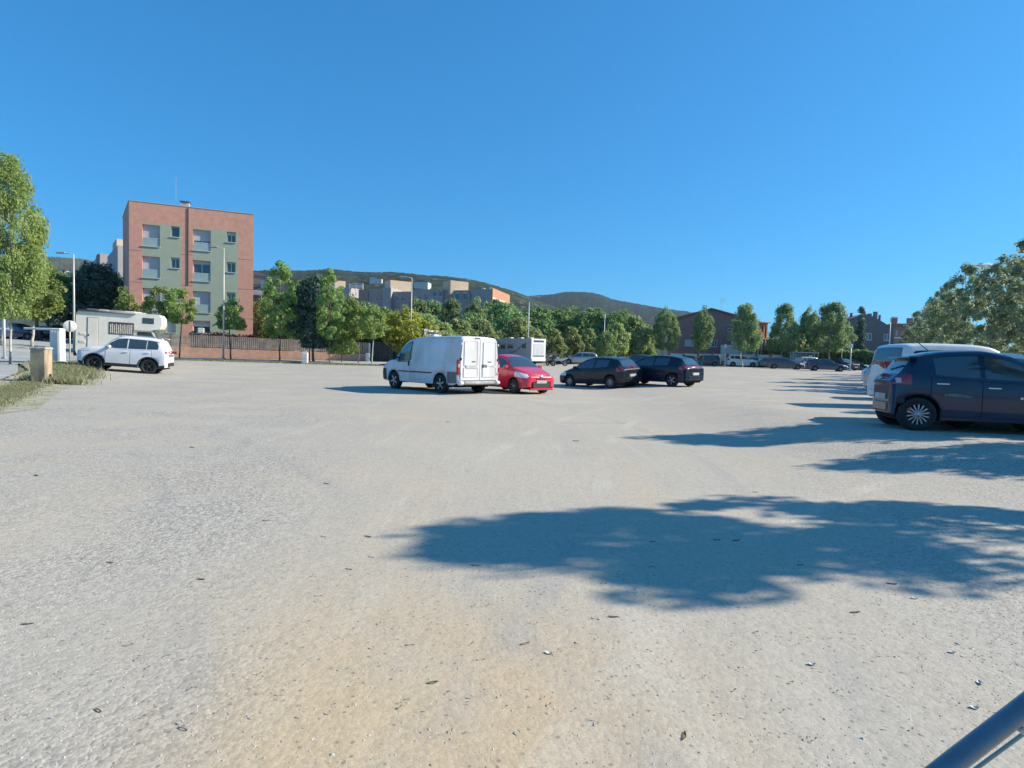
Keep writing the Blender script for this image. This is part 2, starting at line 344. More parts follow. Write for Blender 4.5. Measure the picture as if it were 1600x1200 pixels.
# ------------------------------------------------------------------ lofted vehicles
class Car:
    """local frame: +X forward, +Y left, origin on the ground under the middle. s runs from the nose (0) to the tail (L)"""
    def __init__(c, L, W, top, belt, rail, wheels, rad, sill=.22, rf=.30, rr=.22, nose=.62, tail=.8, flare=.045):
        c.L, c.W, c.rad, c.sill, c.wh, c.fl = L, W, rad, sill, wheels, flare
        c.top, c.belt, c.rail = pchip(top), pchip(belt), pchip(rail)
        c.rf, c.rr, c.nose, c.tail = rf, rr, nose, tail
    def hw(c, s):
        k = 1.0
        if s < c.rf: t = 1 - s / c.rf; k = c.nose + (1 - c.nose) * (1 - t ** 2.6) ** (1 / 2.2) if t < 1 else c.nose
        if s > c.L - c.rr: t = 1 - (c.L - s) / c.rr; k = c.tail + (1 - c.tail) * (1 - t ** 2.6) ** (1 / 2.2) if t < 1 else c.tail
        return c.W / 2 * k
    def bot(c, s):
        z = c.sill + .06 * max(0, 1 - s / .25) + .08 * max(0, 1 - (c.L - s) / .3)
        for xw in c.wh:
            d = abs(s - xw); Ra = c.rad + c.fl
            if d < Ra: z = max(z, c.rad + math.sqrt(max(Ra * Ra - d * d, 0)))
        return z
    def rows(c, s):
        zb, zt, w = c.bot(s), c.top(s), c.hw(s)
        zs = min(c.belt(s), zt - .03); wr = min(c.rail(s), w * .95); k = min(1, (zt - zs) / .3)
        z1, z2, z3 = c.sill + (zs - c.sill) * .3, c.sill + (zs - c.sill) * .62, c.sill + (zs - c.sill) * .88
        R_ = [(w * .965, zb), (w * .992, max(z1, zb + .008)), (w, max(z2, zb + .016)), (w * .985, max(z3, zb + .024)), (w * .95, max(zs, zb + .03))]
        zs = R_[-1][1]; zt = max(zt, zs + .02)
        za = zt - .085 * k
        for t in (.33, .66): R_.append((w * .95 + (wr - w * .95) * t + .02 * k * math.sin(math.pi * t), zs + (za - zs) * t))
        R_ += [(wr, za), (wr * .955, zt - .035 * k), (wr * .86, zt - .012 * k), (wr * .5, zt + .008 * k), (0, zt + .015 * k)]
        return R_
    def stations(c, step=.06):
        st = set(np.round(np.arange(0, c.L + 1e-6, step), 4)) | {0, c.L, .02, .05, .1, c.L - .02, c.L - .05, c.L - .1}
        for xw in c.wh:
            Ra = c.rad + c.fl
            for a in np.linspace(0, math.pi, 15): st.add(round(xw + Ra * math.cos(a), 4))
            st |= {round(xw - Ra - .001, 4), round(xw + Ra + .001, 4)}
        return [min(max(s, 0), c.L) for s in sorted(st)]
    def sy(c, s, z):
        rw = c.rows(s)
        for (y0, z0), (y1, z1) in zip(rw, rw[1:]):
            if z0 <= z <= z1 and z1 > z0: return y0 + (y1 - y0) * (z - z0) / (z1 - z0)
        return rw[0][0] if z < rw[0][1] else 0
    def tz(c, s, fr):
        rw = c.rows(s)[7:]; y = fr * rw[0][0]
        for (y0, z0), (y1, z1) in zip(rw, rw[1:]):
            if y1 <= y <= y0: return y, z0 + (z1 - z0) * ((y0 - y) / max(y0 - y1, 1e-6))
        return y, rw[-1][1]
    def X(c, s): return c.L / 2 - s
    def body(c, m, parent, name='body'):
        b = MB(); st = c.stations(); pts = []
        for s in st:
            rw = c.rows(s); pts.append([(c.X(s), y, z) for y, z in rw] + [(c.X(s), -y, z) for y, z in rw[-2::-1]])
        b.grid(pts)
        n = len(pts[0]); N = len(pts)
        b.f.append(tuple(range(n))); b.mi.append(0); b.sm.append(False)
        b.f.append(tuple((N - 1) * n + i for i in range(n - 1, -1, -1))); b.mi.append(0); b.sm.append(False)
        return b.obj(name, m, parent)
    def under(c, parent):
        b = MB(); w = c.W - .42
        b.box((0, 0, c.sill + .14), (c.L - .25, w, .34)); 
        x0, x1 = sorted(c.X(q) for q in c.wh)
        Ra = c.rad + c.fl
        b.box(((x0 + x1) / 2, 0, c.sill + .09), (x1 - x0 - 2 * Ra - .02, c.W - .10, .16))
        for q in (c.X(c.wh[0]), c.X(c.wh[1])): b.box((q, 0, c.rad + .18), (2 * Ra - .04, w, .5))
        b.tube([(x0, -c.W / 2 + .12, c.rad), (x0, c.W / 2 - .12, c.rad)], .04); b.tube([(x1, -c.W / 2 + .12, c.rad), (x1, c.W / 2 - .12, c.rad)], .04)
        return b.obj('underbody', UNDER, parent)
    def side(c, name, m, parent, s0, s1, lo, hi, off=.005, sides=(1, -1), nx=12, nz=5, thick=0):
        lo = lo if callable(lo) else (lambda s, v=lo: v); hi = hi if callable(hi) else (lambda s, v=hi: v)
        res = []
        for sg in sides:
            b = MB(); pts = []
            for i in range(nx + 1):
                s = s0 + (s1 - s0) * i / nx; a, h = lo(s), max(hi(s), lo(s) + .002); r = []
                for j in range(nz + 1):
                    z = a + (h - a) * j / nz; r.append((c.X(s), sg * (c.sy(s, z) + off), z))
                pts.append(r)
            b.grid(pts); res.append(b.obj(name, m, parent))
        return res
    def topp(c, name, m, parent, s0, s1, f0, f1=None, off=.008, nx=10, ny=12, flo=None):
        b = MB(); pts = []; f1 = f0 if f1 is None else f1
        for i in range(nx + 1):
            s = s0 + (s1 - s0) * i / nx; fr = f0 + (f1 - f0) * i / nx; r = []
            dz = (c.tz(min(s + .02, c.L), 0)[1] - c.tz(max(s - .02, 0), 0)[1]) / .04
            nn = math.hypot(1, dz); ox, oz = dz / nn * off, off / nn
            for j in range(ny + 1):
                q = -1 + 2 * j / ny; y, z = c.tz(s, abs(q) * fr); r.append((c.X(s) + ox, math.copysign(y, q) if q else 0, z + oz))
            pts.append(r)
        b.grid(pts); return b.obj(name, m, parent)

def hatch(C, paint, label, name='hatchback_car', cat='car', wins=(), ws=(0, 0), rw=(0, 0), spokes=9, rim='silver', doors=(), headlight=None, tails=None,
          trim=False, group=None, mirror_s=None, far=False, extra=None, glass=None, plates=True, tail_m=None, seal=True, handle_m=None):
    gl = glass or GLASS
    t = thing(name, label, cat, group=group)
    C.body(paint, t); C.under(t)
    for s0, s1, lo, hi in wins:
        C.side('side_window', gl, t, s0, s1, lo, hi, .006, nx=8 if far else 14)
    C.topp('windscreen', gl, t, ws[0], ws[1], .97, .93); C.topp('rear_window', gl, t, rw[0], rw[1], .86, .92)
    for xw in C.wh:
        for sg in (1, -1): add_wheel(t, C.X(xw), sg * (C.W / 2 - .105), C.rad, .2, spokes, rim, rot=rnd.random() * 3)
    L = C.L
    if headlight: 
        for o in C.side('headlight', LAMP, t, *headlight, off=.012, nx=8): pass
    if tails: C.side('tail_light', tail_m or TAILM, t, *tails, off=.012, nx=8)
    if not far:
        for s0, s1 in doors:
            lo = lambda s: max(C.sill + .07, C.bot(s) + .035)
            hi = lambda s: C.belt(s) - .02
            C.side('door_seam', UNDER, t, s0 - .008, s1 + .008, lambda s: lo(s) - .01, lambda s: hi(s) + .008, .0035, nx=20)  # dark patch under the door, its rim painted for the shade in the gap
            for o in C.side('door', paint, t, s0, s1, lo, hi, .007, nx=20, nz=8):
                sg = 1 if o.data.vertices[0].co.y > 0 else -1
                z = C.belt(s1) - .13; s = s1 - .17
                one('door_handle', handle_m or paint, o, 'box', (C.X(s), sg * (C.sy(s, z) + .022), z), (.2, .03, .028), ch=.006)
    ms = mirror_s
    if ms:
        for sg in (1, -1):
            z = C.belt(ms) + .09
            one('wing_mirror', paint if not far else BLACKP, t, 'box', (C.X(ms), sg * (C.W / 2 + .06), z), (.12, .2, .14), ch=.035)
    if trim:
        C.side('cladding', BLACKP, t, .12, L - .1, lambda s: C.bot(s) - .002, lambda s: C.bot(s) + (.13 if all(abs(s - xw) > C.rad + C.fl + .01 for xw in C.wh) else .05), .012, nx=110, nz=2)
    # nose: lower grille, upper grille, plate; tail: bumper, plate
    zf = C.top(0); nw = C.hw(0)
    one('grille', BLACKP, t, 'box', (L / 2 + .004, 0, C.sill + .17), (.03, nw * 1.45, .15), ch=.01)
    if not far: one('upper_grille', BLACKP, t, 'box', (L / 2 + .004, 0, zf - .06), (.025, nw * 1.0, .045), ch=.008)
    tw = C.hw(L)
    if plates:
        one('number_plate', PLATE, t, 'box', (L / 2 + .028, 0, C.sill + .25), (.016, .5, .11), ch=.004)
        one('number_plate', PLATE, t, 'box', (-L / 2 - .012, 0, C.sill + .38), (.016, .5, .11), ch=.004)
    one('bumper', paint if not trim else BLACKP, t, 'box', (-L / 2 + .0, 0, C.sill + .19), (.05, tw * 1.9, .18), ch=.024)
    if extra: extra(C, t)
    return t
def orient(t, heading, loc):
    """stand a vehicle on the sloping ground"""
    d = .8; h = Vector((math.cos(heading), math.sin(heading), 0)); l = Vector((-h.y, h.x, 0))
    x, y = loc[0], loc[1]
    hz = (gz(x + h.x * d, y + h.y * d) - gz(x - h.x * d, y - h.y * d)) / (2 * d); lz = (gz(x + l.x * d, y + l.y * d) - gz(x - l.x * d, y - l.y * d)) / (2 * d)
    X = Vector((h.x, h.y, hz)).normalized(); Yv = Vector((l.x, l.y, lz)); Z = X.cross(Yv).normalized(); Yv = Z.cross(X)
    m = Matrix((X, Yv, Z)).transposed()
    t.rotation_euler = m.to_euler(); t.location = (x, y, float(gz(x, y)))
def put(t, heading, u, Y, lx=0, ly=0):
    """heading in degrees from +X; local point (lx, ly) of the vehicle stands in column u at distance Y"""
    a = R(heading); g = G(u, Y); orient(t, a, (g.x - lx * math.cos(a) + ly * math.sin(a), g.y - lx * math.sin(a) - ly * math.cos(a)))
def copy_tree(o, parent=None, paint=None, old=None):
    c = o.copy(); COL.objects.link(c); c.parent = parent
    if paint and c.type == 'MESH' and old and c.data.materials and c.data.materials[0] == old:
        c.material_slots[0].link = 'OBJECT'; c.material_slots[0].material = paint
    for ch in o.children: copy_tree(ch, c, paint, old)
    return c

# ================================================================== THE SETTING: ground
def axis(a, b, step, far):
    v = list(np.arange(a, b + 1e-6, step)); k = step
    lo, hi = v[0], v[-1]; L_, H_ = [], []
    while hi < far: k *= 1.35; hi += k; H_.append(hi); lo -= k; L_.append(lo)
    return np.array(L_[::-1] + v + H_)
def sheet(name, m, xs, ys, fz, kind='structure'):
    X, Y = np.meshgrid(xs, ys, indexing='ij'); Z = fz(X, Y)
    v = np.stack([X, Y, Z], -1).reshape(-1, 3); nx, ny = X.shape
    i = np.arange((nx - 1) * (ny - 1)); a = (i // (ny - 1)) * ny + i % (ny - 1)
    f = np.stack([a, a + ny, a + ny + 1, a + 1], -1)
    me = bpy.data.meshes.new(name); me.from_pydata(v.tolist(), [], f.tolist()); me.polygons.foreach_set('use_smooth', [True] * len(me.polygons))
    o = link(name, me, m); meta(o, kind=kind); return o
def strip(name, m, rows, dz=0.0, sub=1.0, kind='structure'):
    """a sheet draped over the terrain between two polylines given as [(x0,y0,x1,y1), ...]"""
    pts = []
    for a, b in zip(rows, rows[1:]):
        n = max(1, int(max(math.hypot(a[0] - b[0], a[1] - b[1]), math.hypot(a[2] - b[2], a[3] - b[3])) / sub))
        for i in range(n): t = i / n; pts.append([a[k] + (b[k] - a[k]) * t for k in range(4)])
    pts.append(rows[-1]); w_ = max(math.hypot(r[0] - r[2], r[1] - r[3]) for r in rows); m_ = max(1, int(w_ / sub))
    g = [[(r[0] + (r[2] - r[0]) * j / m_, r[1] + (r[3] - r[1]) * j / m_, float(gz(r[0] + (r[2] - r[0]) * j / m_, r[1] + (r[3] - r[1]) * j / m_)) + dz) for j in range(m_ + 1)] for r in pts]
    b = MB(); b.grid(g); o = b.obj(name, m); meta(o, kind=kind); return o
SOIL = mat('soil_and_dry_grass', (0.17, 0.165, 0.10), 0.95, var=.35, scale=.6, bump=.5, bscale=6, dirt=((0.09, 0.12, 0.05), .4, .8))
sheet('ground', SOIL, axis(-75, 75, 1.5, 4200), axis(-12, 96, 1.5, 4200), lambda x, y: gz(x, y) - 0.05 - 0.002 * np.maximum(0, np.hypot(x, y) - 110))
GRAV = gravelmat()
strip('gravel_lot', GRAV, [(-9.2, -8, 44, -8), (-9.2, 6, 46, 6), (-10.3, 12, 47, 12), (-13.6, 17, 48, 17), (-17.4, 23.5, 49, 23.5), (-21.3, 27, 50, 27), (-24.6, 33, 52, 33),
    (-25, 43.6, 56, 43.6), (-10.5, 44.2, 58, 46), (-9, 48, 60, 50), (-3, 58, 62, 58), (4, 66, 64, 66), (14, 76, 66, 76), (28, 86.0, 68, 86.0)], dz=0.006, sub=1.0)
ASPH = mat('old_asphalt', (0.34, 0.36, 0.345), 0.9, var=.14, scale=.7, bump=.5, bscale=60, dirt=((0.24, .25, .245), .5, .5))
PAVE = mat('pavement_concrete', (0.40, 0.39, 0.36), 0.9, var=.12, scale=1.2, bump=.2, dirt=((0.25, .24, .21), 1, .5))
PINK = mat('terracotta_paving', (0.44, 0.25, 0.19), 0.9, var=.12, scale=3, bump=.3)
KERB = mat('kerb_stone', (0.33, 0.33, 0.30), 0.9, var=.2, scale=4, dirt=((0.10, 0.13, 0.05), 3, .8))
strip('road', ASPH, [(-60, -8, -11.2, -8), (-60, 10, -11.6, 10), (-60, 16, -15, 16), (-64, 22, -18.9, 22), (-66, 27, -23.2, 27), (-70, 33, -26.2, 33), (-76, 43, -27.2, 43), (-84, 58, -41, 58), (-92, 92, -62, 92)], dz=-0.004, sub=1.5)
strip('side_road', ASPH, [(-9.8, 44.8, -6, 44.8), (-9.8, 56, 2, 62), (-8, 70, 8, 75)], dz=-.01)
PTS = [(-27.0, 44.8), (-24.5, 44.4), (-17.6, 44.2), (-11.4, 43.8), (-10.3, 43.9)]
b = MB()
for (x0, y0), (x1, y1) in zip(PTS, PTS[1:]):
    n = max(1, int(math.hypot(x1 - x0, y1 - y0)))
    for i in range(n):
        xa, ya = x0 + (x1 - x0) * (i + .5) / n, y0 + (y1 - y0) * (i + .5) / n; Lk = math.hypot(x1 - x0, y1 - y0) / n - .012
        b.box((xa, ya - .07, float(gz(xa, ya)) + .03), (Lk, .14, .22), math.atan2(y1 - y0, x1 - x0), ch=.015)
meta(b.obj('kerb', KERB), kind='structure')
strip('pavement', PAVE, [(-27.0, 44.8, -30.5, 48.6), (-24.5, 44.4, -27.7, 49.4), (-17.6, 44.2, -20, 52.2), (-11.4, 43.8, -13.4, 54.6), (-10.3, 43.9, -10.6, 55)], dz=0.12)
LINE = mat('road_paint', (0.62, 0.63, 0.60), .8, var=.2, scale=4)
b = MB()
for k in range(7):
    g0, g1 = G(-20 + 26 * k, 44), G(-8 + 26 * k, 44)
    b.add([(g0.x, 43.6, float(gz(g0.x, 43.6)) + .006), (g1.x, 43.6, float(gz(g1.x, 43.6)) + .006), (g1.x, 44.1, float(gz(g1.x, 44.1)) + .006), (g0.x, 44.1, float(gz(g0.x, 44.1)) + .006)], [(0, 1, 2, 3)])
meta(b.obj('road_marking', mat('dark_road_patch', (0.09, .09, .095), .9)), kind='structure')
for k, (x0, y0, x1, y1) in enumerate(((-30, 12, -17, 21), (-34, 20, -24, 31))):
    strip('road_marking', LINE, [(x0, y0, x0 + .14, y0 - .1), (x1, y1, x1 + .14, y1 - .1)], dz=.004)

# weeds at the edge of the lot: uncountable
def blades(name, m, spots, n, h0, h1, w0=.012, seed=1, spread=1.0, kind='stuff'):
    rs = np.random.RandomState(seed); V = []; Fc = []; tint = []
    for i in range(n):
        (x, y, rx, ry) = spots[rs.randint(len(spots))]
        px, py = x + rs.randn() * rx, y + rs.randn() * ry
        z = float(gz(px, py)); h = rs.uniform(h0, h1); a = rs.uniform(0, 6.28); wd = w0 * rs.uniform(.7, 1.6); le = h * rs.uniform(.1, .7); la = rs.uniform(0, 6.28)
        dx, dy = math.cos(a) * wd, math.sin(a) * wd; lx, ly = math.cos(la) * le, math.sin(la) * le
        k = len(V)
        V += [(px - dx, py - dy, z - .01), (px + dx, py + dy, z - .01), (px + dx + lx * .4, py + dy + ly * .4, z + h * .6), (px - dx + lx * .4, py - dy + ly * .4, z + h * .6), (px + lx, py + ly, z + h)]
        Fc += [(k, k + 1, k + 2, k + 3), (k + 3, k + 2, k + 4)]; tint += [rs.rand()] * 5
    me = bpy.data.meshes.new(name); me.from_pydata(V, [], Fc)
    at = me.attributes.new('tint', 'FLOAT', 'POINT'); at.data.foreach_set('value', tint)
    o = link(name, me, m); meta(o, kind=kind); return o
WEED = leafmat('weed_leaves', (0.170, 0.220, 0.090), (0.460, 0.440, 0.270), .3)
edge = []
for (x0, y0), (x1, y1) in (((-9.6, 9), (-10.9, 12)), ((-10.9, 12), (-14.2, 17)), ((-14.2, 17), (-18.0, 23)), ((-18, 23), (-22, 27.6))):
    for i in range(12): t = i / 12; edge.append((x0 + (x1 - x0) * t - .35, y0 + (y1 - y0) * t, .22, .3))
edge2 = [(-15.9, 20.0, .35, .35), (-16.6, 21.4, .4, .5), (-17.6, 22.9, .4, .4), (-18.8, 24.4, .4, .5), (-19.8, 25.6, .45, .5), (-20.9, 26.5, .45, .4), (-15.3, 19.4, .4, .2)]
meta(blades('grass_verge', WEED, edge, 42000, .02, .09, .006, 3), label='low green and straw weeds between the road and the gravel')
meta(blades('tall_weeds', WEED, edge2, 15000, .06, .28, .009, 4), label='taller weeds round the concrete posts beside the white car')
kw = [(x, 43.7 + rnd.uniform(-.15, .1), .5, .10) for x in np.arange(-26, -10, .5)]
meta(blades('kerb_weeds', WEED, kw, 9000, .03, .13, .02, 5), label='weeds growing along the kerb under the slatted fence')
strip('verge', mat('straw_verge', (0.36, 0.34, 0.24), .95, var=.3, scale=3, bump=.6, bscale=20, dirt=((.15, .18, .08), 2, .8)), [(-12.2, 2, -9.0, 2), (-12.0, 9, -9.4, 9), (-12.4, 12, -9.9, 12), (-15.6, 17, -13.3, 17), (-19.3, 23, -16.7, 23), (-23.6, 27.5, -20.9, 27.6), (-26.6, 33, -24.4, 33)], dz=.012)

# loose stones near the camera
def pebbles():
    rs = np.random.RandomState(11)
    base = np.array([(1, 0, 0), (0, 1, 0), (-1, 0, 0), (0, -1, 0), (0, 0, 1), (0, 0, -.4)], float)
    fs = [(0, 1, 4), (1, 2, 4), (2, 3, 4), (3, 0, 4), (1, 0, 5), (2, 1, 5), (3, 2, 5), (0, 3, 5)]
    V = []; Fc = []; T = []
    n = 0
    while n < 34000:
        Y = 1.7 + 11 * rs.rand() ** 1.5; x = rs.uniform(-1, 1) * Y * 1.0
        d = math.sin(x * 1.3 + 2) * math.cos(Y * .9 + x * .3) * .5 + .5
        side = S((abs(x - .2) - 1.0 - .12 * Y) / 1.6)
        if rs.rand() > .10 + .9 * side * (.25 + .75 * d): continue
        s = .0025 + .0042 * rs.rand() ** 2 + (.006 * rs.rand() if rs.rand() < .02 else 0)
        a = rs.rand() * 6.28; ca, sa = math.cos(a), math.sin(a)
        q = base * rs.uniform(.8, 1.15, (6, 1)) * np.array([s * rs.uniform(.9, 1.5), s, s * .5])
        k = len(V); z = float(gz(x, Y)) + .006
        V += [(x + p[0] * ca - p[1] * sa, Y + p[0] * sa + p[1] * ca, z + p[2]) for p in q]
        Fc += [tuple(k + i for i in f) for f in fs]; T += [rs.rand()] * 6; n += 1
    me = bpy.data.meshes.new('pebbles'); me.from_pydata(V, [], Fc)
    me.attributes.new('tint', 'FLOAT', 'POINT').data.foreach_set('value', T)
    m, t, bs = principled('pebble_stone'); at = t.nodes.new('ShaderNodeAttribute'); at.attribute_name = 'tint'
    r = t.nodes.new('ShaderNodeValToRGB'); r.color_ramp.elements[0].color = (.24, .225, .19, 1); r.color_ramp.elements[1].color = (.52, .50, .45, 1)
    e = r.color_ramp.elements.new(.5); e.color = (.40, .375, .32, 1)
    t.links.new(at.outputs['Fac'], r.inputs[0]); t.links.new(r.outputs[0], bs.inputs['Base Color']); bs.inputs['Roughness'].default_value = .9
    meta(link('pebbles', me, m), label='loose grey stones scattered over the gravel', kind='stuff')
pebbles()
# dry leaves and twigs
DRY = [mat('dry_leaf', (0.16, 0.11, 0.06), .9, var=.4, scale=9), mat('pale_dry_leaf', (0.62, 0.60, 0.52), .8), mat('green_leaf', (0.07, 0.12, 0.05), .8)]
def leaf_mesh(nm, m, ln, wd, curl):
    b = MB(); pts = []
    for i in range(7):
        t = i / 6; wv = wd * math.sin(math.pi * min(max(t, .04), .97)) ** .8; z = .005 + curl * .5 * (2 * t - 1) ** 2
        pts.append([((t - .5) * ln, -wv, z + curl * .5), ((t - .5) * ln, 0, z), ((t - .5) * ln, wv, z + curl * .5)])
    b.grid(pts); return b.mesh(nm, [m])
lv = [leaf_mesh('fallen_leaf', DRY[0], .075, .011, .010), leaf_mesh('fallen_leaf', DRY[1], .05, .016, .014), leaf_mesh('fallen_leaf', DRY[2], .07, .014, .008)]
def gpix(u, v):
    d = ray(u, v); k = -CAM[2] / d[2]; p = CAM + d * k
    for _ in range(3): p = CAM + d * ((float(gz(p[0], p[1])) - CAM[2]) / d[2])
    return p
LVG = 'leaves scattered on the gravel'
named = [(57, 744, 2, 'green leaf on the pale gravel below the grass verge, highest on the left'), (314, 907, 0, 'brown leaf on bare pale gravel left of the big tree shadow'), (153, 1113, 0, 'large brown leaf in the bottom left corner of the lot'), (676, 1069, 2, 'narrow green leaf on the ochre dust, bottom centre left'),
 (857, 1023, 1, 'pale curled leaf just below the middle of the big shadow'), (1018, 886, 1, 'pale leaf lying inside a light patch of the big shadow'), (958, 966, 0, 'thin brown leaf on the sunlit edge right under the big shadow'), (1069, 1153, 0, 'brown curved leaf nearest to the bottom edge, right of centre'), (1268, 1041, 1, 'pale leaf right of centre below the shadow, beside a dark crumb'),
 (1428, 937, 1, 'pale leaf at the right just under the lower shadow edge'), (1487, 1022, 1, 'pale leaf half way between shadow and wiper on the right'), (1531, 1070, 1, 'pale leaf above the wiper tip, nearest the right edge'), (1522, 1109, 1, 'pale leaf lying closest to the wiper arm'), (1336, 959, 0, 'brown leaf under the right part of the big shadow'),
 (172, 881, 0, 'dark brown leaf on the coarse gravel at the left'), (43, 977, 2, 'green leaf at the far left edge of the near gravel')]
for u, v, k, lb in named:
    p = gpix(u, v); o = link('fallen_leaf', lv[k]); o.location = (p[0], p[1], p[2] + .002); a = rnd.choice((.1, .3, -.2, 2.9, 2.6, 1.2, .0)); o.rotation_euler = (rnd.uniform(-.08, .08), rnd.uniform(-.06, .06), a)
    s_ = (.42 + .11 * p[1]) * rnd.uniform(.85, 1.15); o.scale = (s_, s_, s_); meta(o, lb, 'leaf', LVG)
b = MB()
for u, v in ((930, 969), (943, 913), (1120, 845), (1150, 846), (1020, 848), (376, 801), (510, 757), (575, 840), (580, 872), (545, 891), (497, 933), (285, 1142), (1235, 1069), (1121, 1119), (820, 1008), (750, 1033), (415, 815), (1250, 884), (1393, 914), (832, 926), (1290, 1000), (640, 1010), (200, 1010), (505, 840), (742, 885), (1180, 990), (700, 660), (900, 690), (1180, 770), (300, 700)):
    p = gpix(u, v); a = rnd.uniform(-.5, .6); s_ = (.42 + .11 * p[1]) * rnd.uniform(.6, 1.0); V_ = []
    for q in lv[0].vertices: x, y, z = q.co * s_; V_.append((p[0] + x * math.cos(a) - y * math.sin(a), p[1] + x * math.sin(a) + y * math.cos(a), p[2] + .001 + z))
    b.add(V_, [tuple(f.vertices) for f in lv[0].polygons])
meta(b.obj('twigs_and_leaves', DRY[0]), label='small brown leaves and twigs strewn over the gravel', kind='stuff')
b = MB(); rs = np.random.RandomState(5)
for _ in range(1500):
    Y = 2 + 16 * rs.rand() ** 1.3; x = rs.uniform(-.95, .95) * Y; a = rs.rand() * 3.14; l = rs.uniform(.004, .013); z = float(gz(x, Y)) + .012
    dx, dy = math.cos(a) * l, math.sin(a) * l
    b.add([(x - dx, Y - dy, z), (x + dy * .25, Y - dx * .25, z + .004), (x + dx, Y + dy, z + .003), (x - dy * .25, Y + dx * .25, z + .006)], [(0, 1, 2, 3)])
meta(b.obj('leaf_litter', DRY[0]), label='small crumbs of dry leaf spread over the lot', kind='stuff')

# ------------------------------------------------------------------ hills
def forestmat(name, c1, c2, c3):
    m, t, b = principled(name); tc = t.nodes.new('ShaderNodeTexCoord'); b.inputs['Roughness'].default_value = .95; b.inputs['Specular IOR Level'].default_value = .1
    n1 = t.nodes.new('ShaderNodeTexNoise'); n1.inputs['Scale'].default_value = .035; n1.inputs['Detail'].default_value = 7
    n2 = t.nodes.new('ShaderNodeTexNoise'); n2.inputs['Scale'].default_value = .09; n2.inputs['Detail'].default_value = 4
    for n in (n1, n2): t.links.new(tc.outputs['Object'], n.inputs['Vector'])
    r1 = t.nodes.new('ShaderNodeValToRGB'); r1.color_ramp.elements[0].position = .38; r1.color_ramp.elements[1].position = .62
    r1.color_ramp.elements[0].color = (*c1, 1); r1.color_ramp.elements[1].color = (*c2, 1)
    r2 = t.nodes.new('ShaderNodeMapRange'); r2.inputs[1].default_value = .58; r2.inputs[2].default_value = .66
    mx = t.nodes.new('ShaderNodeMix'); mx.data_type = 'RGBA'; mx.inputs[7].default_value = (*c3, 1)
    t.links.new(n1.outputs['Fac'], r1.inputs[0]); t.links.new(n2.outputs['Fac'], r2.inputs[0]); t.links.new(r2.outputs[0], mx.inputs[0]); t.links.new(r1.outputs[0], mx.inputs[6]); t.links.new(mx.outputs[2], b.inputs['Base Color'])
    return m
HILLS = {}
def hill(name, m, sil, Y0, front, back, nu=260, nd=34, amp=5, seed=2):
    f = pchip(sil); HILLS[Y0] = (f, front); rs = np.random.RandomState(seed); us = np.linspace(sil[0][0], sil[-1][0], nu); g = []
    ph = rs.rand(8) * 6.28
    for u in us:
        p = P(u, f(u), Y0); X0, Z0 = p[0], p[2]; row = []
        for j in range(nd + 1):
            t = j / nd; d = -front * (1 - t / .7) if t < .7 else back * (t - .7) / .3
            h = float(S(1 - (-d / front) ** 1.15)) if d < 0 else 1 - .6 * (d / back)
            y = Y0 + d; x = X0 * (y / Y0)
            bump = 0
            for q in range(4): bump += math.sin(x * .011 * 1.9 ** q + ph[q] + y * .004 * 1.7 ** q) * .5 ** q
            z = Z0 * h + bump * amp * (1.4 * h if d < -front * .02 else .25) + rs.uniform(-1, 1) * amp * .32 * min(1, h + .2) - 6 * (1 - h)
            row.append((x, y, z))
        g.append(row)
    b = MB(); b.grid(g); return meta(b.obj(name, m), kind='structure')
FOR1 = forestmat('forest_slope', (.016, .030, .018), (.040, .058, .032), (.13, .12, .085))
FOR2 = forestmat('far_forest_slope', (.010, .022, .020), (.022, .036, .028), (.06, .065, .055))
hill('hill', FOR2, [(640, 500), (760, 482), (815, 468), (845, 462), (880, 458), (915, 460), (940, 466), (960, 474), (990, 481), (1030, 486), (1080, 494), (1150, 512), (1260, 545)], 1700, 900, 400, amp=4, seed=3)
hill('hill', FOR1, [(180, 470), (300, 436), (390, 428), (450, 428), (510, 426), (560, 431), (620, 434), (680, 439), (740, 447), (790, 458), (850, 474), (930, 505), (990, 540)], 900, 480, 260, amp=2.2, seed=4)
hill('hill', forestmat('bare_slope', (.07, .08, .055), (.10, .105, .07), (.15, .15, .11)), [(-260, 400), (-60, 404), (60, 407), (120, 411), (170, 420), (230, 440), (330, 470)], 1300, 700, 300, amp=3, seed=6)
FARW = mat('far_white_wall', (0.62, .60, .55), .9)
FARR = mat('far_tile_roof', (0.30, .15, .10), .9)
def small_house(u, v, Y, wd, ht, label, m=FARW):
    Y0 = 1300 if u < 150 else 900; f, front = HILLS[Y0]; zr = float(P(u, f(u), Y0)[2]); Y = Y0
    while Y > Y0 - front * .9 and float(P(u, v, Y)[2]) < zr * float(S(1 - ((Y0 - Y) / front) ** 1.15)) + .5: Y -= 6
    p = P(u, v, Y); t = thing('hillside_house', label, 'house', (p[0], p[1], p[2]), rnd.uniform(-.3, .3), 'small houses on the wooded hillside')
    one('wall', m, t, 'box', (0, 0, ht / 2 - 6), (wd, wd * .7, ht + 12)); b = MB(); b.prism([(-wd * .55, ht), (wd * .55, ht), (0, ht + wd * .16)], -wd * .38, wd * .38); b.obj('roof', FARR, t)
small_house(96, 427, 1040, 9, 5, 'larger pale house on the bare hill left of the lamp'); small_house(102, 427, 1050, 9, 4, 'smaller pale house on the bare hill left of the lamp')
small_house(584, 440, 830, 9, 5, 'white house on the hillside above the flat blocks, leftmost'); small_house(592, 441, 835, 8, 4, 'second white house on the hillside above the flat blocks')
small_house(660, 448, 820, 18, 5, 'long pale house on the slope between two roof towers'); small_house(403, 437, 820, 26, 4, 'long low farmhouse on the slope beside the brick block', mat('far_earth_wall', (.30, .20, .15), .9))
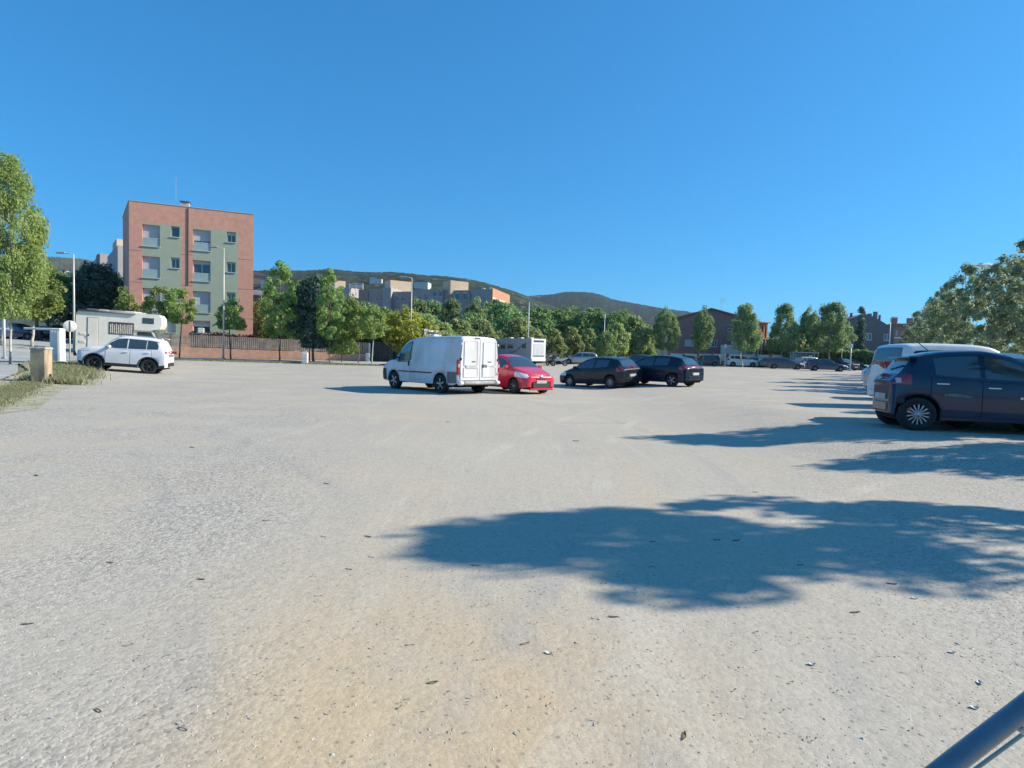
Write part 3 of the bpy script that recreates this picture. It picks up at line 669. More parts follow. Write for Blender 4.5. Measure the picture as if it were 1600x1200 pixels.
small_house(416, 444, 800, 10, 5, 'small pale house under the farmhouse on the slope')

# ------------------------------------------------------------------ trees
_cr = {}
def crown(key, m, H, Rd, n, leaf, prof, seed=0, clumps=40, cs=.3, droop=0.0, hollow=.45):
    """leaf cards in clumps through the crown's volume; origin at the crown's foot"""
    rs = np.random.RandomState(seed); pf = pchip(prof)
    C_ = []
    while len(C_) < clumps:
        t = rs.rand(); r = pf(t) * Rd; a = rs.rand() * 6.28; q = (hollow + (1 - hollow) * rs.rand()) ** .5 * rs.uniform(.8, 1.04)
        if rs.rand() < (r / Rd) + .12: C_.append((math.cos(a) * r * q, math.sin(a) * r * q, t * H, .6 + .8 * rs.rand()))
    C_ = np.array(C_); ci = rs.randint(0, clumps, n); c = C_[ci]
    d = rs.randn(n, 3); d /= np.linalg.norm(d, axis=1)[:, None]; rad = Rd * cs * c[:, 3:4] * rs.rand(n, 1) ** .45
    pos = c[:, :3] + d * rad * np.array([1, 1, .85])
    pos[:, 2] = np.maximum(pos[:, 2], -.02 * H)
    nrm = d * .8 + rs.randn(n, 3) * .7 + np.array([0, 0, .35]); nrm /= np.linalg.norm(nrm, axis=1)[:, None]
    up = rs.randn(n, 3) + np.array([0, 0, -1.5 * droop]); ta = np.cross(nrm, up); ta /= np.linalg.norm(ta, axis=1)[:, None] + 1e-9
    tb = np.cross(nrm, ta); L_ = leaf * rs.uniform(.6, 1.35, (n, 1))
    v = np.stack([pos - tb * L_, pos - ta * L_ * .48 + nrm * L_ * .1, pos + tb * L_, pos + ta * L_ * .48 + nrm * L_ * .1], 1).reshape(-1, 3)
    me = bpy.data.meshes.new('crown'); me.vertices.add(4 * n); me.vertices.foreach_set('co', v.ravel())
    me.loops.add(4 * n); me.loops.foreach_set('vertex_index', np.arange(4 * n)); me.polygons.add(n); me.polygons.foreach_set('loop_start', np.arange(n) * 4); me.polygons.foreach_set('loop_total', np.full(n, 4))
    tint = np.clip(rs.rand(n) * .75 + rs.rand(clumps)[ci] * .4 - .08, 0, 1)
    me.attributes.new('tint', 'FLOAT', 'POINT').data.foreach_set('value', np.repeat(tint, 4)); me.materials.append(m); me.update(); me.validate()
    _cr[key] = (me, C_, H); return me
def trunk_mesh(key, hgt, r0, r1, ck, seed=0, lean=.03, limbs=7, fork=False):
    me, C_, H = _cr[ck]; rs = np.random.RandomState(seed); b = MB()
    pts = []; x = y = 0
    for i in range(6): t = i / 5; pts.append((x, y, hgt * t - .1 * (i == 0))); x += rs.randn() * lean; y += rs.randn() * lean
    b.tube(pts, [r0 * 1.25] + [r0 + (r1 - r0) * i / 4 for i in range(1, 6)], 8)
    top = Vector(pts[-1]); b.tube([top, (top.x * .5, top.y * .5, hgt + H * .4), (0, 0, hgt + H * .8)], [r1, r1 * .6, r1 * .15], 6)
    for i in rs.permutation(len(C_))[:limbs]:
        c = C_[i]; e = Vector((c[0] * .85, c[1] * .85, hgt + c[2])); st = Vector((top.x * .7, top.y * .7, hgt + min(c[2] * .35, H * .5) - .1)); mid = st.lerp(e, .5) + Vector((0, 0, -.06 * H))
        b.tube([st, mid, e], [r1 * .6, r1 * .35, r1 * .1], 5)
    return b.mesh('trunk', [BARKP if 'pale' in key else BARK])
_tr = {}
def tree(label, ck, u=None, Y=None, xy=None, hgt=2.0, sc_=1.0, r0=.09, group=None, name='tree', pale=False, seed=0, limbs=7, crot=None, zs=1.0, zb=None, lean=.03):
    if xy is None: g = G(u, Y)
    else: g = Vector((xy[0], xy[1], float(gz(*xy))))
    if zb is not None: g.z = zb
    t = thing(name, label, 'tree', g, 0, group)
    tk = (ck, round(hgt, 1), r0, pale, seed % 2)
    if tk not in _tr: _tr[tk] = trunk_mesh('pale' if pale else 'dark', hgt, r0, r0 * .7, ck, seed, limbs=limbs, lean=lean)
    o = bpy.data.objects.new('trunk', _tr[tk]); COL.objects.link(o); o.parent = t
    c = bpy.data.objects.new('crown', _cr[ck][0]); COL.objects.link(c); c.parent = t; c.location = (0, 0, hgt)
    rz = rnd.random() * 6.28 if crot is None else crot
    o.rotation_euler = (0, 0, rz); c.rotation_euler = (0, 0, rz)
    t.scale = (sc_, sc_, sc_ * zs); return t
LB = leafmat('bright_leaves', (0.192, 0.301, 0.076), (0.454, 0.500, 0.201), .4)
LG = leafmat('street_leaves', (0.185, 0.291, 0.086), (0.397, 0.500, 0.159), .38)
LM = leafmat('plane_leaves', (0.151, 0.255, 0.105), (0.392, 0.500, 0.225), .3)
LD = leafmat('pine_needles', (0.127, 0.231, 0.101), (0.360, 0.500, 0.181), .2)
LK = leafmat('dark_leaves', (0.066, 0.115, 0.098), (0.144, 0.227, 0.164), .12)
LY = leafmat('yellow_green_leaves', (0.230, 0.253, 0.040), (0.460, 0.437, 0.081), .4)
LO = leafmat('olive_leaves', (0.173, 0.264, 0.151), (0.453, 0.500, 0.287), .3)
EGG = [(0, .35), (.15, .85), (.35, 1), (.65, .8), (.88, .42), (1, .1)]
BALL = [(0, .45), (.2, .9), (.5, 1), (.8, .75), (1, .25)]
COLM = [(0, .55), (.2, .95), (.5, 1), (.75, .72), (.9, .42), (1, .08)]
CONE = [(0, .8), (.15, 1), (.5, .72), (.8, .35), (1, .04)]
DOME = [(0, .9), (.3, 1), (.6, .85), (.85, .5), (1, .15)]
CYP = [(0, .7), (.2, 1), (.6, .8), (.85, .4), (1, .04)]
crown('near', LB, 7.4, 2.0, 46000, .08, COLM, 1, 150, .27, droop=1)
crown('lolli', LG, 2.9, 1.35, 3000, .14, BALL, 2, 34, .36, droop=.6)
crown('lolli2', LG, 2.7, 1.3, 2800, .14, EGG, 3, 30, .36, droop=.6)
crown('tallA', LG, 7.2, 1.9, 7500, .15, COLM, 4, 90, .22, droop=.6)
crown('tallB', LG, 5.6, 2.0, 6500, .16, EGG, 5, 70, .24, droop=.5)
crown('darkA', LK, 5.2, 2.3, 11000, .17, BALL, 6, 110, .30, hollow=.2)
crown('plane', LM, 7.4, 3.5, 12000, .20, DOME, 7, 130, .22, hollow=.2)
crown('plane2', LM, 7.4, 3.4, 11000, .20, EGG, 8, 120, .22, hollow=.2)
crown('mass', LD, 7, 4.6, 12000, .25, DOME, 9, 120, .22)
crown('mass2', LD, 6.4, 4.2, 11000, .25, BALL, 10, 110, .23)
crown('massL', leafmat('light_green_leaves', (0.184, 0.288, 0.104), (0.443, 0.500, 0.209), .35), 5, 3.2, 5500, .26, DOME, 12, 56, .28)
crown('yell', LY, 3.2, 3.0, 5000, .2, DOME, 13, 46, .28)
crown('olive', LO, 6.2, 2.5, 7500, .13, COLM, 14, 110, .17, hollow=.2)
crown('olive2', LO, 5.8, 2.4, 7000, .13, EGG, 15, 100, .17, hollow=.2)
crown('cyp', LK, 8.5, .62, 6000, .13, CYP, 16, 170, .55, hollow=.1)
crown('shadeA', LM, 5.3, 1.75, 11500, .10, [(0, .12), (.3, .3), (.5, .7), (.7, 1), (.88, .8), (1, .3)], 21, 75, .24, hollow=.15)
crown('shade', LM, 5.3, 1.75, 17000, .10, COLM, 17, 130, .27, hollow=.1)

# ================================================================== BUILDINGS
BRICK = mat('pink_brick_render', (0.62, 0.32, 0.235), .9, var=.10, scale=2.2, bump=.3, bscale=25, dirt=((.40, .23, .18), .9, .35))
GREENR = mat('sage_green_render', (0.35, 0.405, 0.305), .9, var=.05, scale=1.5, bump=.15, bscale=30)
GREYR = mat('grey_render', (0.37, 0.35, 0.35), .9, var=.08, scale=1.5)
CREAMR = mat('cream_render', (0.60, 0.47, 0.34), .9, var=.06, scale=1.5)
DARKBR = mat('dark_brown_brick', (0.31, 0.18, 0.16), .9, var=.14, scale=3, bump=.3)
ORANGEB = mat('orange_brick', (0.50, 0.23, 0.14), .9, var=.12, scale=3)
GREYBR = mat('grey_brown_wall', (0.21, 0.18, 0.185), .9, var=.12, scale=2)
WFRAME = mat('white_window_frame', (0.66, .67, .67), .5, var=.03)
SHUT = mat('pale_roller_shutter', (0.50, 0.53, 0.55), .6, var=.04)
PANE = glassmat('window_glass', (0.03, 0.05, 0.06), .05)
TILE = mat('roof_tile', (0.30, 0.16, 0.11), .9, var=.2, scale=5)
DARKM = mat('dark_metal', (0.06, .065, .07), .6)
def facade(parent, m, x0, x1, z0, z1, holes, dep=.22, region=None, depth=10, name='wall', roof=True, back=True, skew=0):
    """a wall with real openings and reveals along local x at y=0, plus the rest of the block behind it"""
    b = MB()
    xs = sorted({x0, x1} | {q for h in holes for q in (h[0], h[1])} | ({q for r_g in (region or ()) for q in r_g[:2]}))
    zs = sorted({z0, z1} | {q for h in holes for q in (h[2], h[3])} | ({q for r_g in (region or ()) for q in r_g[2:4]}))
    xs = [x for x in xs if x0 <= x <= x1]; zs = [z for z in zs if z0 <= z <= z1]
    def inh(x, z): return any(h[0] < x < h[1] and h[2] < z < h[3] for h in holes)
    def reg(x, z): return 1 if any(g[0] < x < g[1] and g[2] < z < g[3] for g in (region or ())) else 0
    for xa, xb in zip(xs, xs[1:]):
        for za, zb in zip(zs, zs[1:]):
            xm, zm = (xa + xb) / 2, (za + zb) / 2
            if inh(xm, zm): continue
            b.add([(xa, 0, za), (xb, 0, za), (xb, 0, zb), (xa, 0, zb)], [(0, 1, 2, 3)], reg(xm, zm))
    for h in holes:
        a, c, e, g = h[:4]; k = reg(a - .02, (e + g) / 2) 
        b.add([(a, 0, e), (c, 0, e), (c, 0, g), (a, 0, g), (a, dep, e), (c, dep, e), (c, dep, g), (a, dep, g)], [(0, 1, 5, 4), (1, 2, 6, 5), (2, 3, 7, 6), (3, 0, 4, 7), (4, 5, 6, 7)], k)
    if back:
        k = skew * depth
        b.add([(x0, 0, z0), (x1, 0, z0), (x1 + k, depth, z0), (x0 + k, depth, z0), (x0, 0, z1), (x1, 0, z1), (x1 + k, depth, z1), (x0 + k, depth, z1)], [(1, 2, 6, 5), (2, 3, 7, 6), (3, 0, 4, 7)], 0)
        b.add([(x0, 0, z1), (x1, 0, z1), (x1 + k, depth, z1), (x0 + k, depth, z1)], [(0, 1, 2, 3)], 0)
    return b.obj(name, m, parent)
def window(parent, x0, x1, z0, z1, y=.14, shut=0.0, bars=1, hbar=None, fw=.07, sill=True, frame=WFRAME, y0=0):
    """window > pane, roller_shutter; the opening is x0..x1, z0..z1"""
    b = MB(); w_, h = x1 - x0, z1 - z0; Y = y0 + y
    e = .006
    b.box(((x0 + x1) / 2, Y, z0 + fw / 2 + e), (w_ - 2 * e, .06, fw)); b.box(((x0 + x1) / 2, Y, z1 - fw / 2 - e), (w_ - 2 * e, .06, fw))
    for x in (x0 + fw / 2 + e, x1 - fw / 2 - e): b.box((x, Y, (z0 + z1) / 2), (fw, .058, h - 2 * fw - 4 * e))
    for k in range(1, bars + 1): b.box((x0 + w_ * k / (bars + 1), Y, (z0 + z1) / 2), (fw * .9, .056, h - 2 * fw - 4 * e))
    if hbar: b.box(((x0 + x1) / 2, Y - .012, z0 + h * hbar), (w_ - 2 * fw, .03, fw * .7))
    if sill: b.box(((x0 + x1) / 2, y0 - .03, z0 - .03), (w_ + .12, .12, .05))
    o = b.obj('window', frame, parent)
    if shut < .99 or True: one('pane', PANE, o, 'box', ((x0 + x1) / 2, Y + .012, (z0 + z1) / 2), (w_ - 2 * fw + .01, .01, h - 2 * fw + .01))
    if shut > 0:
        s = MB(); hs_ = (h - 2 * fw) * shut; n = max(3, int(hs_ / .09)); zt = z1 - fw
        pts = []
        for i in range(n):
            za, zb = zt - hs_ * i / n, zt - hs_ * (i + 1) / n
            pts += [(za, 0), (za - (za - zb) * .12, -.012), (zb + (za - zb) * .12, -.012), (zb, 0)]
        s.grid([[(x, Y - .034 + q, z) for z, q in pts] for x in (x0 + fw, x1 - fw)], sm=False); s.obj('roller_shutter', SHUT, o)
    return o
class Plane:
    def __init__(s, u, v, Y, rot, z=0):
        p = P(u, v, Y); s.a = R(rot); s.o = np.array([p[0], p[1], 0]); s.t = np.array([math.cos(s.a), math.sin(s.a), 0]); s.n = np.array([math.sin(s.a), -math.cos(s.a), 0])
    def loc(s, u, v, back=0.0):
        d = ray(u, v); o = s.o - s.n * back; k = ((o - CAM) @ s.n) / (d @ s.n); p = CAM + d * k; return float((p - s.o) @ s.t), float(p[2])
    def rect(s, u0, v0, u1, v1, back=0.0):
        a = s.loc(u0, (v0 + v1) / 2, back)[0]; c = s.loc(u1, (v0 + v1) / 2, back)[0]; e = s.loc((u0 + u1) / 2, v1, back)[1]; g = s.loc((u0 + u1) / 2, v0, back)[1]
        return a, c, e, g
    def thing(s, name, label, cat='building', group=None): return thing(name, label, cat, tuple(s.o), s.a, group)

# --- four storey apartment block with pink brick and green panels
ap = Plane(200, 500, 55, 23)
apt = ap.thing('apartment_building', 'four storey block of pink brick with sage green panels behind the slatted fence')
rowz = [(11.05, 13.08), (8.05, 10.08), (4.95, 7.05), (2.9, 4.15)]; holes = []; wn = []
big = [(1.17, 2.62), (5.42, 6.97)]; sml = [(3.55, 4.28), (8.42, 9.22)]
shut = {(0, 0): 1, (0, 1): 1, (0, 2): 1, (1, 0): .52, (1, 1): .16, (1, 2): 1, (1, 3): .45}
for c_, (xa, xb) in enumerate(big):
    for r, (za, zb) in enumerate(rowz):
        if c_ == 0 and r == 3: continue
        holes.append((xa, xb, za, zb)); wn.append((c_, r, xa, xb, za, zb, True))
for c_, (xa, xb) in enumerate(sml):
    for r in range(3):
        zb = rowz[r][1] + .08; holes.append((xa, xb, zb - 1.02, zb)); wn.append((c_, r, xa, xb, zb - 1.02, zb, False))
holes.append((3.2, 3.95, 2.85, 4.15)); wn.append((0, 3, 3.2, 3.95, 2.85, 4.15, False))
facade(apt, [BRICK, GREENR], 0.1, 10.85, .6, 15.15, holes, .38, [(1.17, 4.40, 1.5, 13.25), (5.42, 9.45, 1.5, 13.25)], 9, skew=-.25)
for c_, r, xa, xb, za, zb, bg_ in wn:
    if bg_: window(apt, xa, xb, za, zb, .30, shut.get((c_, r), 0), 1, fw=.06)
    else: window(apt, xa, xb, za, zb, .30, {(0, 0): 0, (1, 0): .3, (0, 3): 1}.get((c_, r), .12), 0 if c_ == 0 and r == 0 else 1, fw=.06)
for z_ in (4.55, 7.55, 10.55): one('floor_joint', mat('dark_joint', (.30, .17, .13), .9), apt, 'box', (.63, -.006, z_), (1.05, .012, .03)); one('floor_joint', mat('dark_joint', (.30, .17, .13), .9), apt, 'box', (10.15, -.006, z_), (1.38, .012, .03)); one('floor_joint', mat('dark_joint', (.30, .17, .13), .9), apt, 'box', (4.91, -.006, z_), (1.0, .012, .03))  # thin darker strips for the joints between floors
RAIL = mat('glass_railing', (0.30, 0.40, 0.38), .15, var=.05, coat=1)
for c_, r, xa, xb, za, zb, bg_ in wn:
    if bg_ and r < 3:
        o = one('railing', RAIL, apt, 'box', ((xa + xb) / 2, .07, za + .40), (xb - xa - .04, .02, .74))
        one('handrail', WFRAME, o, 'box', ((xa + xb) / 2, .07, za + .79), (xb - xa - .02, .04, .035))
one('groove_strip', mat('dark_groove', (.10, .06, .05), .8), apt, 'box', (5.0, -.03, 11.3), (.09, .06, 7.5), ch=.01)  # raised strip coloured dark for the shade in the wall's vertical groove
b = MB(); b.prism([(.06, -.04), (10.89, -.04), (10.89 - 2.27, 9.0), (.06 - 2.27, 9.0)], 15.155, 15.2, axis='z'); b.obj('cornice', mat('pale_coping', (.55, .50, .45), .8), apt)
ch = one('chimney', CONC, apt, 'box', (4.6, 1.4, 15.45), (.75, .7, .75), ch=.02)
one('chimney_cap', DARKM, ch, 'box', (4.6, 1.4, 15.88), (.9, .85, .07))
b = MB(); b.tube([(3.7, 2, 15.1), (3.7, 2, 18.3)], .012, 5); b.box((3.7, 2, 17.7), (.4, .02, .02)); b.box((3.7, 2, 18.05), (.3, .02, .02)); b.box((3.7, 2, 18.32), (.09, .09, .2)); b.obj('roof_aerial', STEEL, apt)
one('security_lamp', DARKM, apt, 'box', (7.9, -.10, 4.15), (.16, .2, .14), ch=.02)
ac = one('air_conditioner', WFRAME, apt, 'box', (6.15, -.02, 3.18), (.55, .4, .5), ch=.03)

# --- grey block with balconies behind its left side
q = Plane(184, 400, 76, -50)
gb = q.thing('apartment_building', 'shaded grey flats with balconies receding behind the left side of the brick block')
zt = zat(184, 383, 76)
hl = [(-4.6, -3.7, zt - 5.3, zt - 3.4), (-8.2, -7.2, zt - 5.2, zt - 2.6), (-4.4, -3.5, zt - 8.2, zt - 6.4), (-11.5, -10.2, zt - 5.2, zt - 3.2), (-8.2, -7.2, zt - 8.4, zt - 6.2)]
facade(gb, [GREYR], -13, 0, 1.0, zt, hl, .35, depth=13)
for h in hl: window(gb, *h, y=.25, shut=.3, bars=0)
o = one('stair_tower', CREAMR, gb, 'box', (-9.0, 3.5, zt + .9), (5.0, 6.0, 1.8), ch=.02)
for k in range(3):
    z = zt - 2.9 - 3.0 * k
    bb = one('balcony', GREYR, gb, 'box', (.65, 5.2, z - .9), (1.3, 5.4, .16)); one('balcony_rail', DARKM, bb, 'box', (1.24, 5.2, z - .35), (.05, 5.3, .95)); one('dark_doorway', PANE, bb, 'box', (.03, 5.2, z + .25), (.05, 2.6, 2.1))
bb = one('balcony', WFRAME, gb, 'box', (-10.6, -.5, zt - 5.4), (3.0, 1.0, .5), ch=.02)
q2 = Plane(156, 410, 96, -50)
g2 = q2.thing('apartment_building', 'low grey flats farthest left beyond the dark round trees')
zt2 = zat(154, 396, 96); hh = [(-5 - 3 * k, -3.8 - 3 * k, zt2 - 4.6, zt2 - 3.0) for k in range(3)]
facade(g2, [GREYR], -14.5, 0, .8, zt2, hh, .3, depth=12)
for h in hh: window(g2, *h, y=.2, shut=.4, bars=0)
one('recess_shade_panel', DARKM, g2, 'box', (-1.4, -.15, zt2 - 1.9), (2.6, .28, 3.6), ch=.02)  # dark panel on the wall, painted for the shade of a recess

# --- dark glazed house right of the brick block
q = Plane(392, 500, 74, 12)
dh = q.thing('house', 'grey house with a white flat roof edge just right of the brick block', 'house')
x1, z1 = q.loc(414, 462); hl = [q.rect(395, 478, 401, 500), q.rect(404, 470, 410, 492)]
facade(dh, [mat('slate_wall', (.17, .19, .21), .9)], -1.5, x1, .8, z1, hl, .2, depth=8)
for h in hl: window(dh, *h, y=.12, bars=0, shut=.35)
one('roof', WHITEC, dh, 'box', ((x1 - 1.5) / 2, 3.9, z1 + .28), (x1 + 2.1, 8.6, .56), ch=.03)
a_, c_, e_, g_ = q.rect(385, 508, 412, 521, -4)
b = MB(); n = 26
for i in range(n): b.box((a_ + (c_ - a_) * (i + .5) / n, -4, (e_ + g_) / 2), ((c_ - a_) / n * .75, .05, g_ - e_))
b.box(((a_ + c_) / 2, -3.93, g_ - .2), (c_ - a_, .06, .08)); b.box(((a_ + c_) / 2, -3.93, e_ + .2), (c_ - a_, .06, .08)); b.box(((a_ + c_) / 2, -2, e_ + .02), (c_ - a_, 3.9, .12)); b.box((a_ + .3, -3.7, e_ / 2), (.2, .2, e_)); b.box((c_ - .3, -3.7, e_ / 2), (.2, .2, e_))
terr = b.obj('balcony_screen', mat('weathered_slats', (.27, .225, .20), .9, var=.2, scale=6), dh)

# --- long row of flats in the middle distance
cc = Plane(768, 470, 104, -15)
cb = cc.thing('apartment_building', 'long row of grey and cream flats with square roof towers beyond the trees')
def sub(u0, u1, vt, m=GREYR, back=0.0, dpt=10, wins=(), vm=None, z0=1.0):
    a, _ = cc.loc(u0, vt); c, _ = cc.loc(u1, vt); z = cc.loc((u0 + u1) / 2, vt)[1]
    hl = [cc.rect(*w_) for w_ in wins]
    o = facade(cb, [m], a, c, z0, z, hl, .3, depth=dpt); o.location = (0, back, 0)
    for h in hl:
        wo = window(cb, *h, y=.18, bars=0, shut=.25, y0=0, sill=False); wo.location = (0, back, 0)
    return o, a, c, z
LILAC = mat('mauve_render', (.38, .31, .30), .9, var=.08, scale=1)
sub(737, 768, 451.5, wins=[(757, 466, 762, 474)], dpt=11)
sub(692, 737, 453, LILAC, .5, 10, wins=[(709, 455, 716, 468), (721, 455, 728, 468), (733, 455, 736, 468)])
sub(645, 692, 452, GREYR, .0, 10, wins=[(677, 453.5, 682, 463), (686, 453.5, 691, 463), (652, 462, 657, 468), (664, 462, 668, 468)])
sub(612, 645, 455, LILAC, .6, 10, wins=[(617, 463, 621, 469), (626, 464, 631, 469), (617, 477, 621, 484)])
sub(599, 612, 450, GREYR, -.3, 10)
sub(575, 599, 451, LILAC, .3, 10, wins=[(579, 463.5, 583, 469.5), (588, 463.5, 593, 469.5), (595, 460, 598, 471)])
sub(560, 575, 452, mat('brown_render', (.33, .24, .21), .9), .1, 10, wins=[(571, 464, 573, 476)])
sub(534, 545, 449, GREYR, .2, 9); sub(500, 534, 452, GREYR, 1.2, 9, wins=[(512, 462, 518, 470)])
def tower(u0, u1, vt, rot, wd, dp, hgt, Y, m=CREAMR, label=None, down=2.0):
    p = P(u0, vt, Y); lx = (p - cc.o); X_ = float(lx @ cc.t); Y_ = float(-(lx @ cc.n)); b = MB()
    b.box((0, 0, 0), (wd, dp, hgt), 0, ch=.03)
    o = b.obj('roof_tower', m, cb); a = R(rot) - cc.a
    ca, sa = math.cos(a), math.sin(a); o.rotation_euler = (0, 0, a); o.location = (X_ + ca * wd / 2 - sa * dp / 2, Y_ + sa * wd / 2 + ca * dp / 2, p[2] - hgt / 2)
    return o
tower(610, 639, 437.5, 32, 4.3, 3.2, 2.6, 112); tower(704, 730, 438, 32, 3.7, 3.2, 2.6, 106); tower(523, 537, 438, 32, 2.2, 2.2, 2.0, 118); tower(508, 521, 438, 32, 2.2, 2.4, 2.2, 121)
tower(545.5, 560, 450, 36, 2.6, 3.0, 12, 117)
a_, c_, e_, g_ = cc.rect(546, 443.5, 567, 450, 1)
b = MB(); b.box(((a_ + c_) / 2, 1, g_), (c_ - a_, .12, .12)); 
for x in (a_, (a_ + c_) / 2, c_): b.box((x, 1, g_ - 1.1), (.12, .12, 2.1))
b.box(((a_ + c_) / 2, 1, g_ - .5), (c_ - a_, .05, .5)); b.obj('roof_terrace_frame', WFRAME, cb)
# orange brick end with its pale band, on the sunlit gable
zt = cc.loc(768, 451.5)[1]
one('gable_wall', ORANGEB, cb, 'box', (.06, 5.9, (zt + 1) / 2 + .1), (.16, 11.6, zt - .8)); one('stone_band', WHITEC, cb, 'box', (.15, 5.9, zt - 1.55), (.06, 11.6, .22))
for yy in (3.2, 7.4): one('gable_window', PANE, cb, 'box', (.16, yy, zt - 2.6), (.05, .9, 1.1), ch=.01)
for u, v in ((587, 452), (700, 452), (745, 451), (757, 450)): 
    x, z = cc.loc(u, v); one('roof_vent', WFRAME, cb, 'box', (x, 4, z + .25), (.5, .5, .6), ch=.03)

# --- brick house with a gable, right of centre
h1 = Plane(1064, 560, 97, -4)
hs1 = h1.thing('house', 'dark brown brick house with a broad gable behind the white panelled garden wall', 'house')
xl, ze = h1.loc(1064, 496); xr, _ = h1.loc(1166, 500); xp, zp = h1.loc(1111, 483.5); zg = .9
W_ = [h1.rect(1070, 530.5, 1089, 541), h1.rect(1103, 531, 1121, 542), h1.rect(1137, 512, 1144, 518), h1.rect(1109, 512, 1116, 517)]
facade(hs1, [DARKBR], xl, xr, zg, ze, W_, .22, depth=10)
window(hs1, *W_[0], shut=1, bars=0, fw=.10); window(hs1, *W_[1], bars=3, shut=0, fw=.10); window(hs1, *W_[2], bars=0, shut=.4, fw=.1); window(hs1, *W_[3], bars=0, shut=.4, fw=.1)
b = MB(); b.prism([(xl, ze), (xr, ze), (xp, zp)], 0.0, 10); b.obj('gable', DARKBR, hs1)
b = MB()
for (xa, za), (xb, zb) in (((xl - .5, ze - .12), (xp, zp + .02)), ((xp, zp + .02), (xr + .5, ze - .12))):
    b.prism([(xa, za), (xb, zb), (xb, zb + .22), (xa, za + .22)], -.4, 10.4)
rf = b.obj('roof', TILE, hs1)
def aerial(p_, x, y, z, h, par):
    b = MB(); b.tube([(x, y, z), (x, y, z + h)], .03, 5)
    for k, wd in ((.97, .9), (.88, 1.2), (.8, .7)): b.box((x + .2, y, z + h * k), (wd, .03, .03))
    return b.obj('roof_aerial', STEEL, par)
aerial(0, h1.loc(1138, 480)[0], 4, zp - 1.6, 4.0, hs1); aerial(0, h1.loc(1108, 480)[0], 4, zp - .3, 1.4, hs1)
r_g = h1.rect(1126, 543.5, 1163, 555, -2.5); pw = thing('porch_wall', 'white rendered porch wall in front of the brown brick house', 'wall', tuple(h1.o + h1.n * 2.5), h1.a)
one('wall', WHITEC, pw, 'box', ((r_g[0] + r_g[1]) / 2, 0, (r_g[2] - .9 + r_g[3]) / 2), (r_g[1] - r_g[0], .25, r_g[3] - r_g[2] + 1.8), ch=.02)
# --- sunlit terracotta house with a columned porch
h2 = Plane(1166, 560, 93, 20)
hs2 = h2.thing('house', 'sunlit orange rendered house with a columned porch between two plane trees', 'house')
xr, zr = h2.loc(1200, 505); xm, zm = h2.loc(1186, 520)
tt = [h2.rect(1190, 509, 1193, 530), h2.rect(1195, 509, 1197.5, 530)]
facade(hs2, [ORANGEB], xm, xr, 1, zr, tt, .3, depth=5)
for h in tt: one('narrow_window', PANE, hs2, 'box', ((h[0] + h[1]) / 2, .2, (h[2] + h[3]) / 2), (h[1] - h[0], .05, h[3] - h[2]))
one('cornice', CREAMR, hs2, 'box', ((xm + xr) / 2, 2.4, zr + .12), (xr - xm + .5, 5.6, .25), ch=.04)
zl = h2.loc(1176, 531)[1]; facade(hs2, [mat('pale_orange_render', (.55, .36, .25), .9)], 0, xm - .01, 1, h2.loc(1172, 512)[1], [], depth=6)
cols = MB()
for i in range(6):
    x, _ = h2.loc(1170 + 5.2 * i, 545); one('column', CREAMR, hs2, 'tube', [(x, -1.3, 1.2), (x, -1.3, zl)], .16, 8)
one('porch_beam', ORANGEB, hs2, 'box', (xr / 2 + .3, -.75, zl + .15), (xr + .8, 1.5, .3), ch=.02); one('porch_base', ORANGEB, hs2, 'box', (xr / 2 + .3, -.8, 1.3), (xr + .8, 1.6, 1.6), ch=.02)

# --- garden wall with white panels
def panel_wall():
    pl = Plane(1046, 560, 91, -3); t = pl.thing('garden_wall', 'brown brick garden wall with white panels and dark piers behind the far parked cars', 'wall')
    ua = 1046; k = 0
    while ua < 1226:
        a, z1 = pl.loc(ua, 551.5 + (ua - 1046) * .012); c, _ = pl.loc(ua + 22.6, 560); z0 = float(gz(pl.o[0] + a * pl.t[0], 91)); 
        one('base', DARKBR, t, 'box', ((a + c) / 2, 0, (z0 - .3 + z1 - 1.1) / 2), (c - a - .36, .26, z1 - 1.1 - z0 + .3), ch=.01)
        o = one('panel', WHITEC, t, 'box', ((a + c) / 2, 0, z1 - .58), (c - a - .38, .08, 1.0), ch=.01)
        one('pier', DARKBR, t, 'box', (a, 0, (z0 - .3 + z1 + .06) / 2), (.34, .34, z1 + .36 - z0), ch=.02)
        ua += 22.6
    return t
panel_wall()
